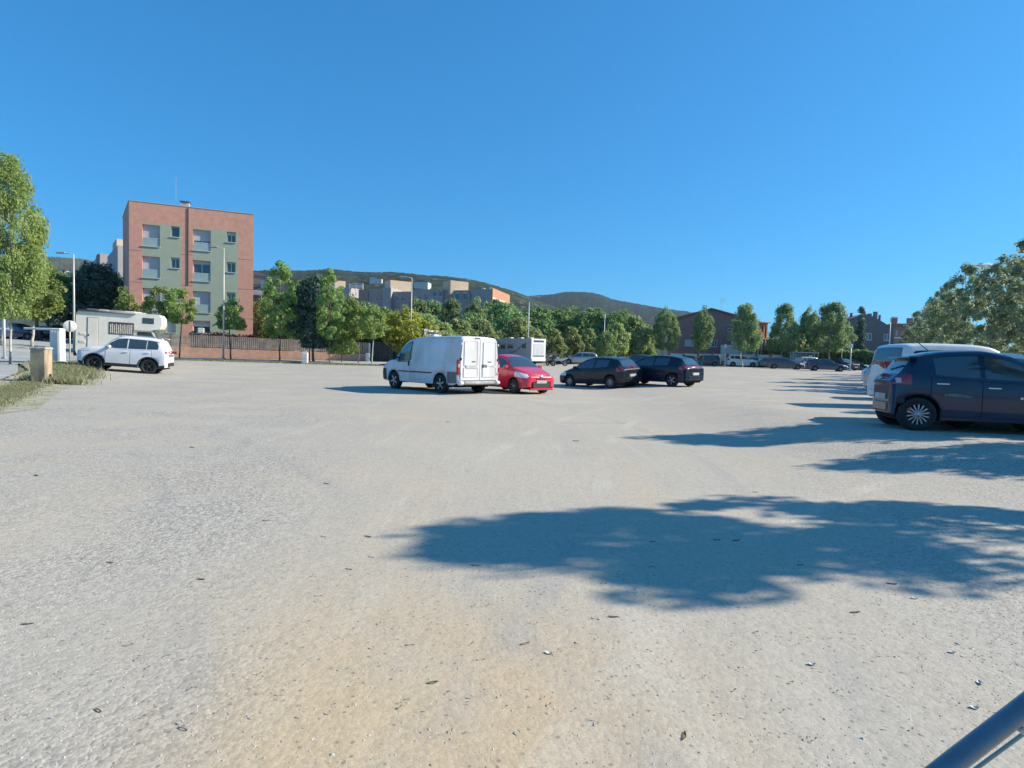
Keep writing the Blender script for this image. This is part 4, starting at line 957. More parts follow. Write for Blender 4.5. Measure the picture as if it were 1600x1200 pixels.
# --- hedges
def hedge(name, label, m, x0, x1, y0, y1, h, n, leaf, seed, zs=None, core=LK):
    rs = np.random.RandomState(seed); V = []; Fc = []; T = []
    for i in range(n):
        s_ = rs.rand(); x = x0 + (x1 - x0) * s_; y = y0 + (y1 - y0) * s_
        f = rs.rand(); zt_ = h * (1 + .05 * math.sin(x * 2.1) + .04 * rs.randn()); g0 = float(gz(x, y)) if zs is None else zs
        if f < .55: dy, z = -.45, zt_ * rs.rand() ** .7
        else: dy, z = rs.uniform(-.45, .45), zt_
        p = np.array([x, y + dy, g0 + z]) + rs.randn(3) * .07; a, c = rs.randn(3), rs.randn(3); a /= np.linalg.norm(a); c -= a * (a @ c); c /= np.linalg.norm(c); l = leaf * rs.uniform(.6, 1.3)
        k = len(V); V += [tuple(p - a * l), tuple(p - c * l * .5), tuple(p + a * l), tuple(p + c * l * .5)]; Fc.append((k, k + 1, k + 2, k + 3)); T += [rs.rand()] * 4
    t = thing(name, label, 'hedge', (0, 0, 0))
    me = bpy.data.meshes.new('foliage'); me.from_pydata(V, [], Fc); me.attributes.new('tint', 'FLOAT', 'POINT').data.foreach_set('value', T); o = link('foliage', me, m, t)
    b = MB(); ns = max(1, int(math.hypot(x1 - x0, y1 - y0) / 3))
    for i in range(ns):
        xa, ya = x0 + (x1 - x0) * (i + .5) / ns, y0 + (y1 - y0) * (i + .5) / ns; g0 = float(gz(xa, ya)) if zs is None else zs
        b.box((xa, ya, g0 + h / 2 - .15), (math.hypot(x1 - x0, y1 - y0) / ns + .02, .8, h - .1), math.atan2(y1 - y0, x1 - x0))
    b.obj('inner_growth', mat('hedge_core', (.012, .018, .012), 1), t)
    return t
g0, g1 = G(1222, 90), G(1312, 90)
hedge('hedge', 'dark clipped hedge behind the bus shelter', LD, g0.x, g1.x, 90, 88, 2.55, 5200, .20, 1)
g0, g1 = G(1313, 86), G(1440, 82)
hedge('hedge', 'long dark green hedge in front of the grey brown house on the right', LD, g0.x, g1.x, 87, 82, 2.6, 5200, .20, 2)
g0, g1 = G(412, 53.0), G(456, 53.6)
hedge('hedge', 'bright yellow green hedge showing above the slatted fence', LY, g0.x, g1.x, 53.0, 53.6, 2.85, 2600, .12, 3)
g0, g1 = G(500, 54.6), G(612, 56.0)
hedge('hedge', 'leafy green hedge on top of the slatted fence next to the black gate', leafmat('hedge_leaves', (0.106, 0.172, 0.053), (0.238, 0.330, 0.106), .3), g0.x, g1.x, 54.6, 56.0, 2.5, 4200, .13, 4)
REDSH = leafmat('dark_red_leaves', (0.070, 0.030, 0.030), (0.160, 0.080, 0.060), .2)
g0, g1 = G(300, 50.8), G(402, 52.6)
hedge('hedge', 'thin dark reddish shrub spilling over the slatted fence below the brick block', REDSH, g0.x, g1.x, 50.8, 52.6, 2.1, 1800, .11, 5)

# --- grey brown house far right and houses behind
h3 = Plane(1330, 560, 100, -6)
hs3 = h3.thing('house', 'grey brown shaded house with white windows and chimneys behind the cypress', 'house')
prof = [(1306, 500), (1329, 497.5), (1352, 490.5), (1365, 494.5), (1383, 505), (1388, 509.5), (1398, 511)]
pp = [h3.loc(u, v) for u, v in prof]; zmn = min(p[1] for p in pp)
W3 = [h3.rect(1350.5, 520, 1363, 531.5), h3.rect(1381, 521.5, 1392, 532.5), h3.rect(1322, 519, 1328, 530), h3.rect(1349, 544, 1357, 548.5), h3.rect(1386, 545, 1391, 549)]
facade(hs3, [GREYBR], pp[0][0], pp[-1][0], 1, zmn, W3, .2, depth=12)
for h in W3: window(hs3, *h, bars=1, fw=.16, shut=0)
b = MB(); b.prism([(pp[0][0], zmn)] + pp[:-1] + [(pp[-1][0], zmn + .01)], 0.0, 12); b.obj('gable', GREYBR, hs3)
for (u0, v0, u1, v1) in ((1347.5, 486.5, 1351.5, 494), (1365, 487, 1370, 499), (1373.5, 492, 1375, 501), (1329, 489, 1331, 497), (1356, 490, 1361, 494)):
    r4 = h3.rect(u0, v0, u1, v1, 2); one('chimney', GREYBR, hs3, 'box', ((r4[0] + r4[1]) / 2, 2, (r4[2] + r4[3]) / 2 - .5), (r4[1] - r4[0], .6, r4[3] - r4[2] + 1), ch=.03)
h4 = Plane(1398, 540, 128, -8)
hs4 = h4.thing('house', 'pink rendered terraced house with a flat pale roof edge beyond the grey brown house', 'house')
a4, z4 = h4.loc(1398, 508.5); c4, _ = h4.loc(1425, 510); W4 = [h4.rect(1400, 516, 1403, 524), h4.rect(1410, 518, 1417, 526)]
facade(hs4, [mat('dusty_pink_render', (.36, .22, .20), .9)], a4, c4, 1, z4, W4, .3, depth=12)
for h in W4: window(hs4, *h, bars=0, fw=.2, shut=.5)
one('roof', TILE, hs4, 'box', ((a4 + c4) / 2, 5.5, z4 + .2), (c4 - a4 + .8, 13, .4), ch=.05); one('stone_band', WHITEC, hs4, 'box', ((a4 + c4) / 2, -.06, h4.loc(1410, 528)[1]), (c4 - a4, .1, .35))
h5 = Plane(1425, 540, 138, -8)
hs5 = h5.thing('house', 'lilac grey terraced house with twin chimneys beside the right hand trees', 'house')
a4, z4 = h5.loc(1425, 510.5); c4, _ = h5.loc(1462, 512); W4 = [h5.rect(1432, 518, 1437, 524), h5.rect(1444, 519, 1449, 525)]
facade(hs5, [LILAC], a4, c4, 1, z4, W4, .3, depth=12)
for h in W4: window(hs5, *h, bars=0, fw=.2, shut=.5)
rf = one('roof', TILE, hs5, 'box', ((a4 + c4) / 2, 5.5, z4 + .2), (c4 - a4 + .8, 13, .4), ch=.05)
for u in (1426.5, 1430.5): x, z = h5.loc(u, 508); one('chimney', DARKBR, rf, 'box', (x, 2, z + .6), (.7, .7, 2.4), ch=.04)
b = MB(); x, z = h4.loc(1408, 506); b.box((x, 3, z + .6), (.9, .9, 2.2)); b.obj('chimney', DARKBR, hs4)
h6 = Plane(1470, 560, 92, -30)
hs6 = h6.thing('house', 'reddish brick house glimpsed between the right hand tree trunks', 'house')
a4, z4 = h6.loc(1476, 528); c4, _ = h6.loc(1512, 528); W4 = [h6.rect(1484, 536, 1489, 546), h6.rect(1498, 536, 1503, 546)]
facade(hs6, [mat('old_red_brick', (.30, .16, .12), .9)], a4, c4, 1, z4, W4, .3, depth=9)
for h in W4: window(hs6, *h, bars=0, fw=.14, shut=.3)
one('roof', TILE, hs6, 'box', ((a4 + c4) / 2, 4, z4 + .15), (c4 - a4 + .6, 9.5, .3), ch=.04)

# --- slatted fence on a low terracotta wall, stepping down to the right
SLAT = mat('fence_slats', (0.36, 0.30, 0.265), .9, var=.25, scale=2)
def slat_fence():
    us = [232, 266, 299, 352, 405, 459, 521, 577]; tops = [522, 523, 524.5, 527, 529.5, 532, 534.5]; bots = [541, 542, 543.5, 546, 548, 550, 552]
    t = thing('garden_fence', 'brown vertical slat fence on a low terracotta wall along the far pavement', 'fence', (0, 0, 0))
    fy = lambda u: 48.5 + (u - 232) / 345 * 6.2
    for k in range(len(us) - 1):
        ya, yc = fy(us[k]), fy(us[k + 1]); ym = (ya + yc) / 2; a = G(us[k], ya); c = G(us[k + 1], yc); um = (us[k] + us[k + 1]) / 2; z1 = zat(um, tops[k], ym); z0 = zat(um, bots[k], ym); zg = float(gz(a.x, ya)); an = math.atan2(yc - ya, c.x - a.x); Lp = math.hypot(yc - ya, c.x - a.x); nx, ny = math.sin(an), -math.cos(an)
        one('low_wall', mat('terracotta_wall', (.62, .36, .26), .9, var=.12, scale=3), t, 'box', ((a.x + c.x) / 2, ym, (zg - .4 + z0) / 2), (Lp, .3, z0 - zg + .4), an, ch=.01)
        b = MB(); n = int(Lp / .16)
        for i in range(n):
            t_ = (i + .5) / n; x = a.x + (c.x - a.x) * t_ + nx * .06; y_ = ya + (yc - ya) * t_ + ny * .06; b.box((x, y_, (z0 + z1) / 2 + .03 + rnd.uniform(-.015, .015)), (.12 + rnd.uniform(-.01, .01), .03, z1 - z0 - .04), an + rnd.uniform(-.03, .03))
        b.box(((a.x + c.x) / 2 + nx * .015, ym + ny * .015, z0 + .3), (Lp - .1, .04, .09), an); b.box(((a.x + c.x) / 2 + nx * .015, ym + ny * .015, z1 - .25), (Lp - .1, .04, .09), an)
        o = b.obj('slat_panel', SLAT, t); o['kind'] = 'stuff'
        one('post', DARKM, t, 'box', (a.x, ya, (z0 + z1) / 2 + .05), (.09, .12, z1 - z0 + .06), an)
    one('post', WFRAME, t, 'box', (c.x, yc, z0 - .1), (.16, .2, z1 - z0 + 1.2), ch=.02)
slat_fence()
g0, g1 = G(583, 54.9), G(612, 54.9); t = thing('gate', 'black sheet metal gate at the right end of the slatted fence', 'gate', (0, 0, 0)); zg = float(gz(g0.x, 54.9))
for i in range(4): one('leaf_panel', mat('black_gate_paint', (.03, .035, .04), .6), t, 'box', (g0.x + (g1.x - g0.x) * (i + .5) / 4, 54.9, zg + 1.0), ((g1.x - g0.x) / 4 - .02, .06, 1.75), ch=.012)
one('frame_rail', DARKM, t, 'box', ((g0.x + g1.x) / 2, 54.85, zg + 1.92), (g1.x - g0.x, .08, .08)); one('frame_post', DARKM, t, 'box', (g0.x - .06, 54.9, zg + .95), (.1, .1, 2.1))
t = meta(one('gate_pier', WFRAME, None, 'box', (G(574.5, 53.9).x, 53.9, zg + .45), (.35, .3, .85), ch=.03), 'small white meter box standing by the gate end of the fence', 'box')

# ================================================================== TREES
def tpx(label, ck, u, Y, vtop, hgt=2.0, r0=.09, group=None, seed=0, wsc=None, **k):
    g = G(u, Y); need = zat(u, vtop, Y) - g.z; s_ = need / (hgt + _cr[ck][2] * 1.03)
    t = tree(label, ck, u, Y, hgt=hgt, sc_=s_, r0=r0, group=group, seed=seed, **k)
    if wsc: t.scale = (s_ * wsc, s_ * wsc, s_)
    return t
tpx('tall bright green tree at the left edge of the picture with a pale slim trunk', 'near', 16, 26.5, 236, 2.3, .075, pale=True, seed=1, lean=.01, limbs=14, wsc=.72)
tpx('bright tree beyond the left edge tree, its trunk by the far parked cars', 'tallB', 50, 46, 395, 2.6, .1, pale=True, seed=2, wsc=1.2)
tpx('bright green tree at the far left edge over the parked cars', 'tallB', 3, 44, 360, 2.6, .1, pale=True, seed=3, wsc=1.3)
tpx('mid green tree between the left edge tree and the dark round trees', 'lolli', 78, 62, 425, 2.3, .1, wsc=1.3)
tpx('bright low crowned tree over the dark cars on the left road', 'lolli', 62, 56, 430, 2.3, .1, wsc=1.4)
tpx('large dark round tree in front of the shaded grey flats', 'darkA', 152, 62, 414, 1.2, .15, wsc=.95)
tpx('dark tree left of the tall lamp post with the bare hill above it', 'darkA', 112, 66, 428, 1.6, .14, wsc=.9)
tpx('dark tree farthest left of the dark round ones', 'darkA', 92, 74, 440, 1.6, .14, wsc=.9)
tpx('dark tree squeezed between the camper roof and the grey flats', 'darkA', 178, 68, 430, 1.2, .14, wsc=.6)
SG = 'young street trees on the fence pavement'
tpx('small pollarded tree behind the camper roof left of the brick block', 'lolli2', 196, 48, 451, 3.2, .08, group=SG, wsc=.8)
tpx('small round tree over the camper roof against the brick block', 'lolli', 250, 47.4, 449, 3.3, .08, group=SG, wsc=.95)
tpx('small round tree whose bare trunk stands right of the camper', 'lolli', 280, 46.8, 452, 3.4, .07, group=SG, seed=1, wsc=.9)
tpx('small round tree just right of the lamp post before the brick block', 'lolli2', 361, 47.0, 467, 3.0, .07, group=SG, seed=1, wsc=1.05)
tpx('tall light green tree right of the brick block', 'tallA', 437, 47.0, 405, 2.4, .085, group=SG, seed=2, wsc=.92)
tpx('broad dark blue green tree behind the slatted fence', 'darkA', 490, 48.6, 433, 1.3, .13, seed=3, wsc=.82)
tpx('tall light green tree right of the dark blue green one', 'tallA', 515, 46.6, 418, 2.7, .08, group=SG, seed=5, wsc=.8)
tpx('small tree with a thin trunk between two taller street trees', 'lolli', 483, 48.6, 436, 3.4, .07, group=SG, seed=6, wsc=.7)
tpx('low bushy young tree half way along the fence', 'lolli2', 533, 48.4, 507, 1.0, .06, group=SG, seed=7, wsc=1.2)
tpx('light green tree left of the pale trunked tree near the black gate', 'lolli', 560, 47.6, 480, 2.6, .07, group=SG, seed=8)
tpx('light tree with a pale curved trunk next to the black gate', 'lolli', 581, 45.6, 482, 2.9, .075, group=SG, seed=9, pale=True)
tpx('green tree standing behind the yellow green crown by the gate', 'tallB', 545, 56, 462, 2, .1, wsc=1.1)
MG = 'trees massed beyond the lot'
ms = [('yell', 632, 58, 486, 1.0, 'bright yellow green tree above the white van cab', 1.05), ('yell', 604, 60, 494, 1.0, 'second yellow green tree, left of the brighter one above the van cab', .9),
      ('plane', 652, 84, 466, 2, 'darker tree rising before the flats left of the long lamp pole', .8), ('plane', 704, 84, 466, 2, 'upright tree before the second roof tower of the flats', .75), ('plane2', 742, 82, 466, 2, 'upright tree before the plain end of the flats', .8), ('plane', 676, 88, 468, 2, 'upright tree before the dark slots of the flats', .7),
      ('massL', 664, 64, 494, 1.0, 'light green bushy tree above the middle of the van roof', 1.15), ('massL', 712, 66, 502, .8, 'light green bushy tree above the van rear', 1.1), ('massL', 756, 68, 503, .8, 'rounded green tree above the red car roof', 1.0), ('massL', 690, 62, 508, .6, 'low green tree just over the van roof', 1.1),
      ('mass', 786, 84, 474, 1.4, 'dark green tree beside the orange brick gable', .9), ('massL', 812, 70, 500, 1.2, 'rounded light green tree behind the grey motorhome', 1.05), ('mass', 838, 90, 482, 1.5, 'dark wide tree under the saddle of the hills', 1.1), ('mass2', 880, 92, 484, 1.5, 'broad dark tree under the wooded hill top', 1.15),
      ('mass', 925, 88, 484, 1.5, 'broad green tree under the right shoulder of the hill', 1.1), ('mass2', 965, 86, 489, 1.5, 'green tree at the right end of the tree mass', .9), ('massL', 985, 84, 497, 1.5, 'lighter green tree at the right edge of the mass beside the plane tree', .85), ('mass2', 1004, 92, 508, 1.2, 'low dark tree tucked behind the first plane tree', .7),
      ('massL', 862, 72, 516, 1.3, 'small light green tree behind the parked motorbikes', .85), ('massL', 889, 76, 513, 1.6, 'small light green tree with a pale trunk above the silver car', .85), ('massL', 917, 78, 516, 1.8, 'small green tree right of the silver car', .8), ('massL', 960, 80, 508, 1.8, 'mid green tree above the first black car roof', .9), ('mass', 770, 96, 470, 1.5, 'dark tree top just left of the orange gable', .8),
      ('massL', 640, 62, 505, .7, 'low green tree behind the white van windscreen', 1.0), ('mass', 735, 72, 490, 1.0, 'dark green tree filling the gap above the van rear doors', .9), ('mass2', 800, 76, 490, 1.0, 'dark green tree above the grey motorhome roof', .8), ('mass2', 590, 68, 482, 1.4, 'dark green tree behind the gate hedge', .9), ('mass2', 945, 74, 520, .9, 'low dark tree between the lamp pole and the black car', .7),
      ('plane2', 628, 90, 478, 1.4, 'dull green tree below the first roof tower of the flats', .8), ('mass', 570, 74, 474, 1.4, 'dark tree below the mauve wall of the flats', .8), ('tallB', 470, 62, 440, 2, 'slender green tree behind the fence right of the brick block', .9), ('mass2', 415, 66, 470, 1.2, 'rounded tree behind the yellow green hedge', .7)]
for i, (ck, u, Y, vt, hg, lb, wc) in enumerate(ms): tpx(lb, ck, u, Y, vt, hg, .16, MG, i, wsc=wc, pale=(ck == 'massL'))
PG = 'plane trees along the far edge of the lot'
for i, (u, Y, vt, lb, wc, ck, px) in enumerate(((1038, 82, 481, 'leftmost plane tree before the brown brick house', .74, 'plane2', 0), (1096, 83, 480, 'plane tree in front of the brown gable with a forked pale trunk', .62, 'plane2', 1), (1160, 80, 473, 'plane tree before the white car between brown and orange houses', .70, 'plane', 2),
        (1222, 84, 473, 'plane tree right of the sunlit orange house', .66, 'plane', 3), (1262, 92, 480, 'darker plane tree half hidden by its bigger neighbour', .62, 'plane2', 4), (1296, 84, 471, 'biggest plane tree, left of the cypress', .88, 'plane', 5))):
    tpx(lb, ck, u, Y, vt, 2.9, .15, PG, i, wsc=wc, pale=True, lean=.12, limbs=9)
tpx('tall narrow dark cypress against the grey brown house', 'cyp', 1341, 96, 473, .4, .1, wsc=1.0)
tpx('yellow green shrub tree beside the lilac house', 'massL', 1434, 100, 524, .8, .1, wsc=1.0)
tpx('pale green bushy tree behind the bus shelter', 'massL', 1243, 92, 512, .8, .1, wsc=.9); tpx('light green bush right of the orange house', 'yell', 1206, 93, 530, .6, .1, wsc=.7)
tpx('scrubby trees left of the first plane tree', 'massL', 1012, 86, 530, .6, .1, wsc=.6)
RG = 'trees in the row along the right side'
rt = [((24.6, 27.5), 368, 1600, 'olive', 1.0), ((26.2, 31.5), 398, 1560, 'olive2', .9), ((28.0, 36.0), 412, 1535, 'olive', .85), ((31.0, 41.5), 442, 1512, 'olive2', .95), ((34.5, 46.5), 468, 1490, 'olive', 1.15), ((37.6, 52), 480, 1475, 'olive2', 1.1), ((41, 58.5), 486, 1462, 'olive', 1.0), ((31.5, 34), 425, 1590, 'olive2', 1.0), ((36, 41), 462, 1580, 'olive', 1.1), ((44, 52), 482, 1540, 'olive2', 1.2), ((50, 66), 492, 1500, 'olive', 1.2)]
rl = ['tallest dark tree at the right edge of the picture', 'tree with a thick bluish trunk behind the black hatchback windscreen', 'tree left of the thick trunked one in the right hand row', 'fourth tree of the right hand row counted from the picture edge', 'smaller tree over the middle of the black hatchback', 'small tree over the black hatchback rear door in the right row', 'farthest and leftmost tree of the right hand row',
      'second line tree at the right edge behind the tallest one', 'second line tree seen between the right hand trunks', 'second line tree behind the row over the hatchback', 'far second line tree beyond the right hand row']
for i, ((x, y), vt, uq, ck, wc) in enumerate(rt):
    u = 0
    g = Vector((x, y, float(gz(x, y)))); q_ = np.array([x, y, g.z]) - CAM; u = 800 + F * (q_ @ r_) / (q_ @ f_)
    need = zat(u, vt, y) - g.z; s_ = need / (2.7 + _cr[ck][2] * 1.03)
    t = tree(rl[i], ck, xy=(x, y), hgt=2.7, sc_=s_, r0=.12, group=RG, seed=i); t.scale = (s_ * wc, s_ * wc, s_)
for i, (x, y, h, lb) in enumerate(((11.2, 5.75, 6.85, 'nearest tree of the right hand row, throwing the big shadow across the gravel'), (14.1, 11.5, 6.9, 'second tree of the right hand row beside the black hatchback nose'), (17.6, 15.4, 5.6, 'third tree of the right hand row beyond the hatchback'), (20.6, 21.2, 5.6, 'fourth tree of the right hand row near the white cars'), (13.8, 8.9, 5.6, 'small sparse tree between the two nearest right hand trees'))):
    t = tree(lb, 'shadeA' if i == 0 else 'shade', xy=(x, y), hgt=2.0, sc_=h / 7.4, r0=.11, group=RG, seed=i, crot=i * 1.3); t.scale = (h / 7.4 * (.78 if i < 2 else .8),) * 2 + (h / 7.4,)

# ================================================================== VEHICLES
PR = {
 'hatch': ([(0, .44), (.025, .50), (.10, .58), (.21, .655), (.25, .68), (.385, .89), (.45, .955), (.57, 1.0), (.72, .985), (.855, .93), (.895, .885), (.955, .70), (.98, .66), (1, .6)],
           [(0, .40), (.25, .61), (.5, .63), (.75, .66), (.92, .685), (1, .58)], [(0, .70), (.22, .84), (.27, .85), (.45, .68), (.75, .66), (.93, .70), (1, .72)]),
 'suv': ([(0, .50), (.03, .56), (.12, .625), (.23, .66), (.275, .68), (.39, .90), (.44, .955), (.55, .99), (.75, .985), (.90, .945), (.93, .90), (.975, .70), (.99, .64), (1, .56)],
         [(0, .46), (.25, .615), (.5, .63), (.75, .65), (.93, .67), (1, .54)], [(0, .74), (.22, .86), (.27, .87), (.45, .72), (.75, .70), (.93, .72), (1, .74)]),
 'estate': ([(0, .42), (.025, .48), (.10, .55), (.22, .62), (.27, .645), (.40, .90), (.46, .965), (.57, 1.0), (.75, .99), (.91, .93), (.94, .89), (.98, .68), (1, .58)],
            [(0, .38), (.25, .58), (.5, .61), (.75, .63), (.95, .65), (1, .56)], [(0, .70), (.22, .84), (.27, .85), (.45, .68), (.75, .66), (.93, .70), (1, .72)]),
 'kangoo': ([(0, .42), (.02, .47), (.08, .54), (.20, .605), (.235, .63), (.36, .89), (.43, .965), (.55, .995), (.75, 1.0), (.93, .98), (.965, .955), (.985, .80), (.995, .62), (1, .45)],
            [(0, .38), (.22, .55), (.5, .58), (.75, .59), (.93, .60), (1, .44)], [(0, .72), (.20, .86), (.25, .87), (.42, .78), (.75, .78), (.93, .79), (1, .80)]),
}
def spec(p, L, W, H, wf, wr, rad, **k):
    a, b_, c_ = PR[p]
    return Car(L, W, [(x * L, z * H) for x, z in a], [(x * L, z * H) for x, z in b_], [(x * L, y * W / 2) for x, y in c_], (wf * L, wr * L), rad, **k)
def sidewins(C, segs, endf, startf=.27, gap=.105):
    """side windows: lower edge on the belt, upper edge under the roof rail, closed towards the pillars"""
    out_ = []
    for a, b_ in segs:
        def lo(s, C=C): return C.belt(s) + .035
        def hi(s, C=C): return min(C.top(s) - gap, C.belt(s) + .035 + max(0, (endf * C.L - s)) * 1.9, C.belt(s) + .035 + max(0, (s - startf * C.L)) * 1.6)
        out_.append((a * C.L, b_ * C.L, lo, hi))
    return out_
def wheel_arch_lip(C, t, m, w_=.05):
    for xw in C.wh:
        Ra = C.rad + C.fl
        C.side('arch_lip', m, t, xw - Ra - .05, xw + Ra + .05, lambda s: C.bot(s) + .001 if abs(s - xw) < Ra else C.sill + .06, lambda s: (C.rad + math.sqrt(max((Ra + w_) ** 2 - (s - xw) ** 2, 0)) if abs(s - xw) < Ra + w_ else C.rad), .013, nx=36, nz=2)

# --- navy hatchback at the right edge (the car closest to the camera)
def clio_extra(C, t):
    # folded bumper corner, fog reflector, filler line, wiper, side repeater, exhaust
    z = .56
    one('side_repeater', LAMP, t, 'box', (C.X(1.03), -(C.sy(1.03, .68) + .006), .68), (.06, .02, .03), ch=.006)
    one('maker_badge', CHROME, t, 'box', (C.X(1.35), -(C.sy(1.35, .66) + .004), .66), (.05, .012, .05), ch=.01)
    C.side('tail_light_reverse_lens', TAILC, t, C.L - .13, C.L - .06, lambda s: .87, lambda s: .96, .018, nx=5)
    C.side('bumper_reflector', TAILM, t, C.L - .30, C.L - .12, .36, .415, .014, nx=6, nz=2)
    for sg in (1, -1):
        b = MB(); b.grid([[(C.X(C.L - .13) + r * math.cos(a), sg * (C.sy(C.L - .13, .56) + .014 + q), .56 + r * math.sin(a)) for r, q in ((.075, 0), (.055, .012), (.03, .004), (0, .003))] for a in [6.2832 * i / 16 for i in range(17)]])
        b.obj('fog_lamp', BLACKP, t)
    # scratch on the rear door
    C.side('scratched_patch', mat('scuffed_paint', (.16, .17, .18), .6, var=.5, scale=30), t, 2.10, 2.54, lambda s: .655 - .03 * abs(s - 2.48), lambda s: .66 + max(0, .045 * math.sin((s - 2.10) * 5)), .0085, nx=12, nz=2, sides=(-1,))
    one('spoiler', NAVYP, t, 'box', (C.X(.90 * C.L), 0, C.top(.893 * C.L) + .02), (.16, 1.0, .03), ch=.012)
    b = MB(); b.tube([(C.X(.945 * C.L), .1, C.top(.945 * C.L) + .03), (C.X(.93 * C.L), -.35, C.top(.93 * C.L) + .03)], .012, 5); b.obj('rear_wiper', BLACKP, t)
    b = MB(); b.tube([(C.X(2.6), .0, 1.49), (C.X(2.8), .0, 1.66)], .008, 5); b.obj('aerial', BLACKP, t)
C = spec('hatch', 3.35, 1.2, 1.49, .185, .875, .308, rf=.34, rr=.50, nose=.60, tail=.60)
clio = hatch(C, NAVYP, 'dark navy hatchback with silver multi spoke wheel covers parked at the right edge', wins=sidewins(C, [(.30, .565), (.59, .80)], .88), ws=(.258 * C.L, .44 * C.L), rw=(.893 * C.L, .963 * C.L), spokes=14, doors=[(.287 * C.L, .58 * C.L), (.584 * C.L, .82 * C.L)],
    headlight=(.06, .55, lambda s: .60 + s * .12, lambda s: .70 + s * .13), tails=(C.L * .915, C.L - .015, lambda s: .84, lambda s: 1.03), mirror_s=.305 * C.L, extra=clio_extra, handle_m=CHROME)
put(clio, -13, 1430, 10.55, C.X(C.wh[1]), -C.W / 2 + .1)
# --- white hatchback behind it
C = spec('hatch', 4.2, 1.76, 1.50, .2, .82, .31)
wh = hatch(C, WHITEP, 'white hatchback with a dark wedge side window between navy hatchback and white van', wins=sidewins(C, [(.30, .56), (.585, .86)], .93), ws=(1.09, 1.85), rw=(3.75, 4.03), spokes=9, doors=[(1.2, 2.4), (2.42, 3.4)],
    headlight=(.06, .6, .62, .76), tails=(3.83, 4.18, .80, .99), mirror_s=1.25)
put(wh, -3, 1366, 12.9, -2.1, .78)
# --- white people-carrier van
C = spec('kangoo', 4.25, 1.83, 1.86, .19, .83, .32, rr=.14, tail=.9)
def kl(C, t):
    C.side('tail_light', TAILM, t, 4.09, 4.235, .98, 1.32, .014, nx=5); 
    C.side('bumper_corner', mat('grey_plastic', (.2, .21, .22), .7), t, 3.95, 4.24, .30, .52, .012, nx=6)
kg = hatch(C, WHITEP, 'tall white van with long dark side windows, third vehicle of the right hand row', name='parked_van', cat='van', wins=sidewins(C, [(.27, .48), (.50, .72), (.74, .93)], .975, .24, .20), ws=(1.02, 1.72), rw=(4.13, 4.22), spokes=6, doors=[(1.1, 2.0), (2.03, 3.0)],
    headlight=(.06, .6, .72, .92), mirror_s=1.2, extra=kl)
put(kg, -3, 1354, 17.6, -2.12, .82)
PGR = 'cars parked in the right hand row'
# --- parked black hatchbacks in the middle
def mid_extra(C, t):
    one('bumper_plate_recess', BLACKP, t, 'box', (-C.L / 2 - .004, 0, .60), (.02, .7, .14), ch=.01)
C = spec('hatch', 3.97, 1.68, 1.46, .195, .815, .30)
bk1 = hatch(C, BLACKC, 'black hatchback with silver wheels, left one of the two parked mid lot', wins=sidewins(C, [(.31, .57), (.59, .78)], .86), ws=(1.02, 1.74), rw=(3.55, 3.83), spokes=9, doors=[(1.12, 2.3), (2.315, 3.2)],
    headlight=(.06, .58, .60, .76), tails=(3.62, 3.95, .80, 1.0), mirror_s=1.2, extra=mid_extra)
put(bk1, 133, 954.5, 26.6, C.X(C.wh[1]), C.W / 2 - .1)
C = spec('hatch', 4.06, 1.70, 1.44, .2, .815, .30)
bk2 = hatch(C, mat('black_blue_paint', (.006, .014, .03), .28, spec=.35, coat=.4, var=.1), 'black hatchback with red lamps and dark wheels, right of two parked mid lot', wins=sidewins(C, [(.31, .56), (.58, .76)], .84), ws=(1.05, 1.78), rw=(3.63, 3.9), spokes=5, doors=[(1.15, 2.35), (2.365, 3.25)],
    headlight=(.06, .58, .58, .74), tails=(3.7, 4.04, .80, .96), mirror_s=1.22, extra=mid_extra)
put(bk2, 133, 1050, 26.4, C.X(C.wh[1]), C.W / 2 - .1)
# --- red small car
def red_extra(C, t):
    for sg in (1, -1):
        one('headlight_bulb', CHROME, t, 'box', (C.L / 2 - .17, sg * .52, .735), (.06, .12, .07), ch=.03)
    one('lower_grille_mesh', BLACKP, t, 'box', (C.L / 2 + .018, 0, .36), (.02, .9, .22), ch=.03)
    one('bumper_lip', REDP, t, 'box', (C.L / 2 - .0, 0, .2), (.12, 1.2, .07), ch=.03)
    b = MB(); b.grid([[(C.L / 2 + .03 + q, r * math.cos(a) * 1.4, .655 + r * math.sin(a)) for r, q in ((.05, 0), (.03, .012), (0, .014))] for a in [6.2832 * i / 14 for i in range(15)]]); b.obj('maker_badge', CHROME, t)
C = spec('hatch', 3.45, 1.62, 1.465, .2, .85, .285, rf=.36, nose=.66)
red = hatch(C, REDP, 'small bright red hatchback nose out beside the white van', wins=sidewins(C, [(.29, .56), (.58, .76)], .85), ws=(.88, 1.5), rw=(3.08, 3.32), spokes=8, doors=[(1.0, 2.1), (2.115, 2.8)],
    headlight=(.05, .62, lambda s: .60 + s * .08, lambda s: .72 + s * .22), tails=(3.2, 3.42, .8, 1.1), mirror_s=1.05, extra=red_extra)
put(red, -50, 804, 21.6, C.X(C.wh[0]), -C.W / 2 + .1)
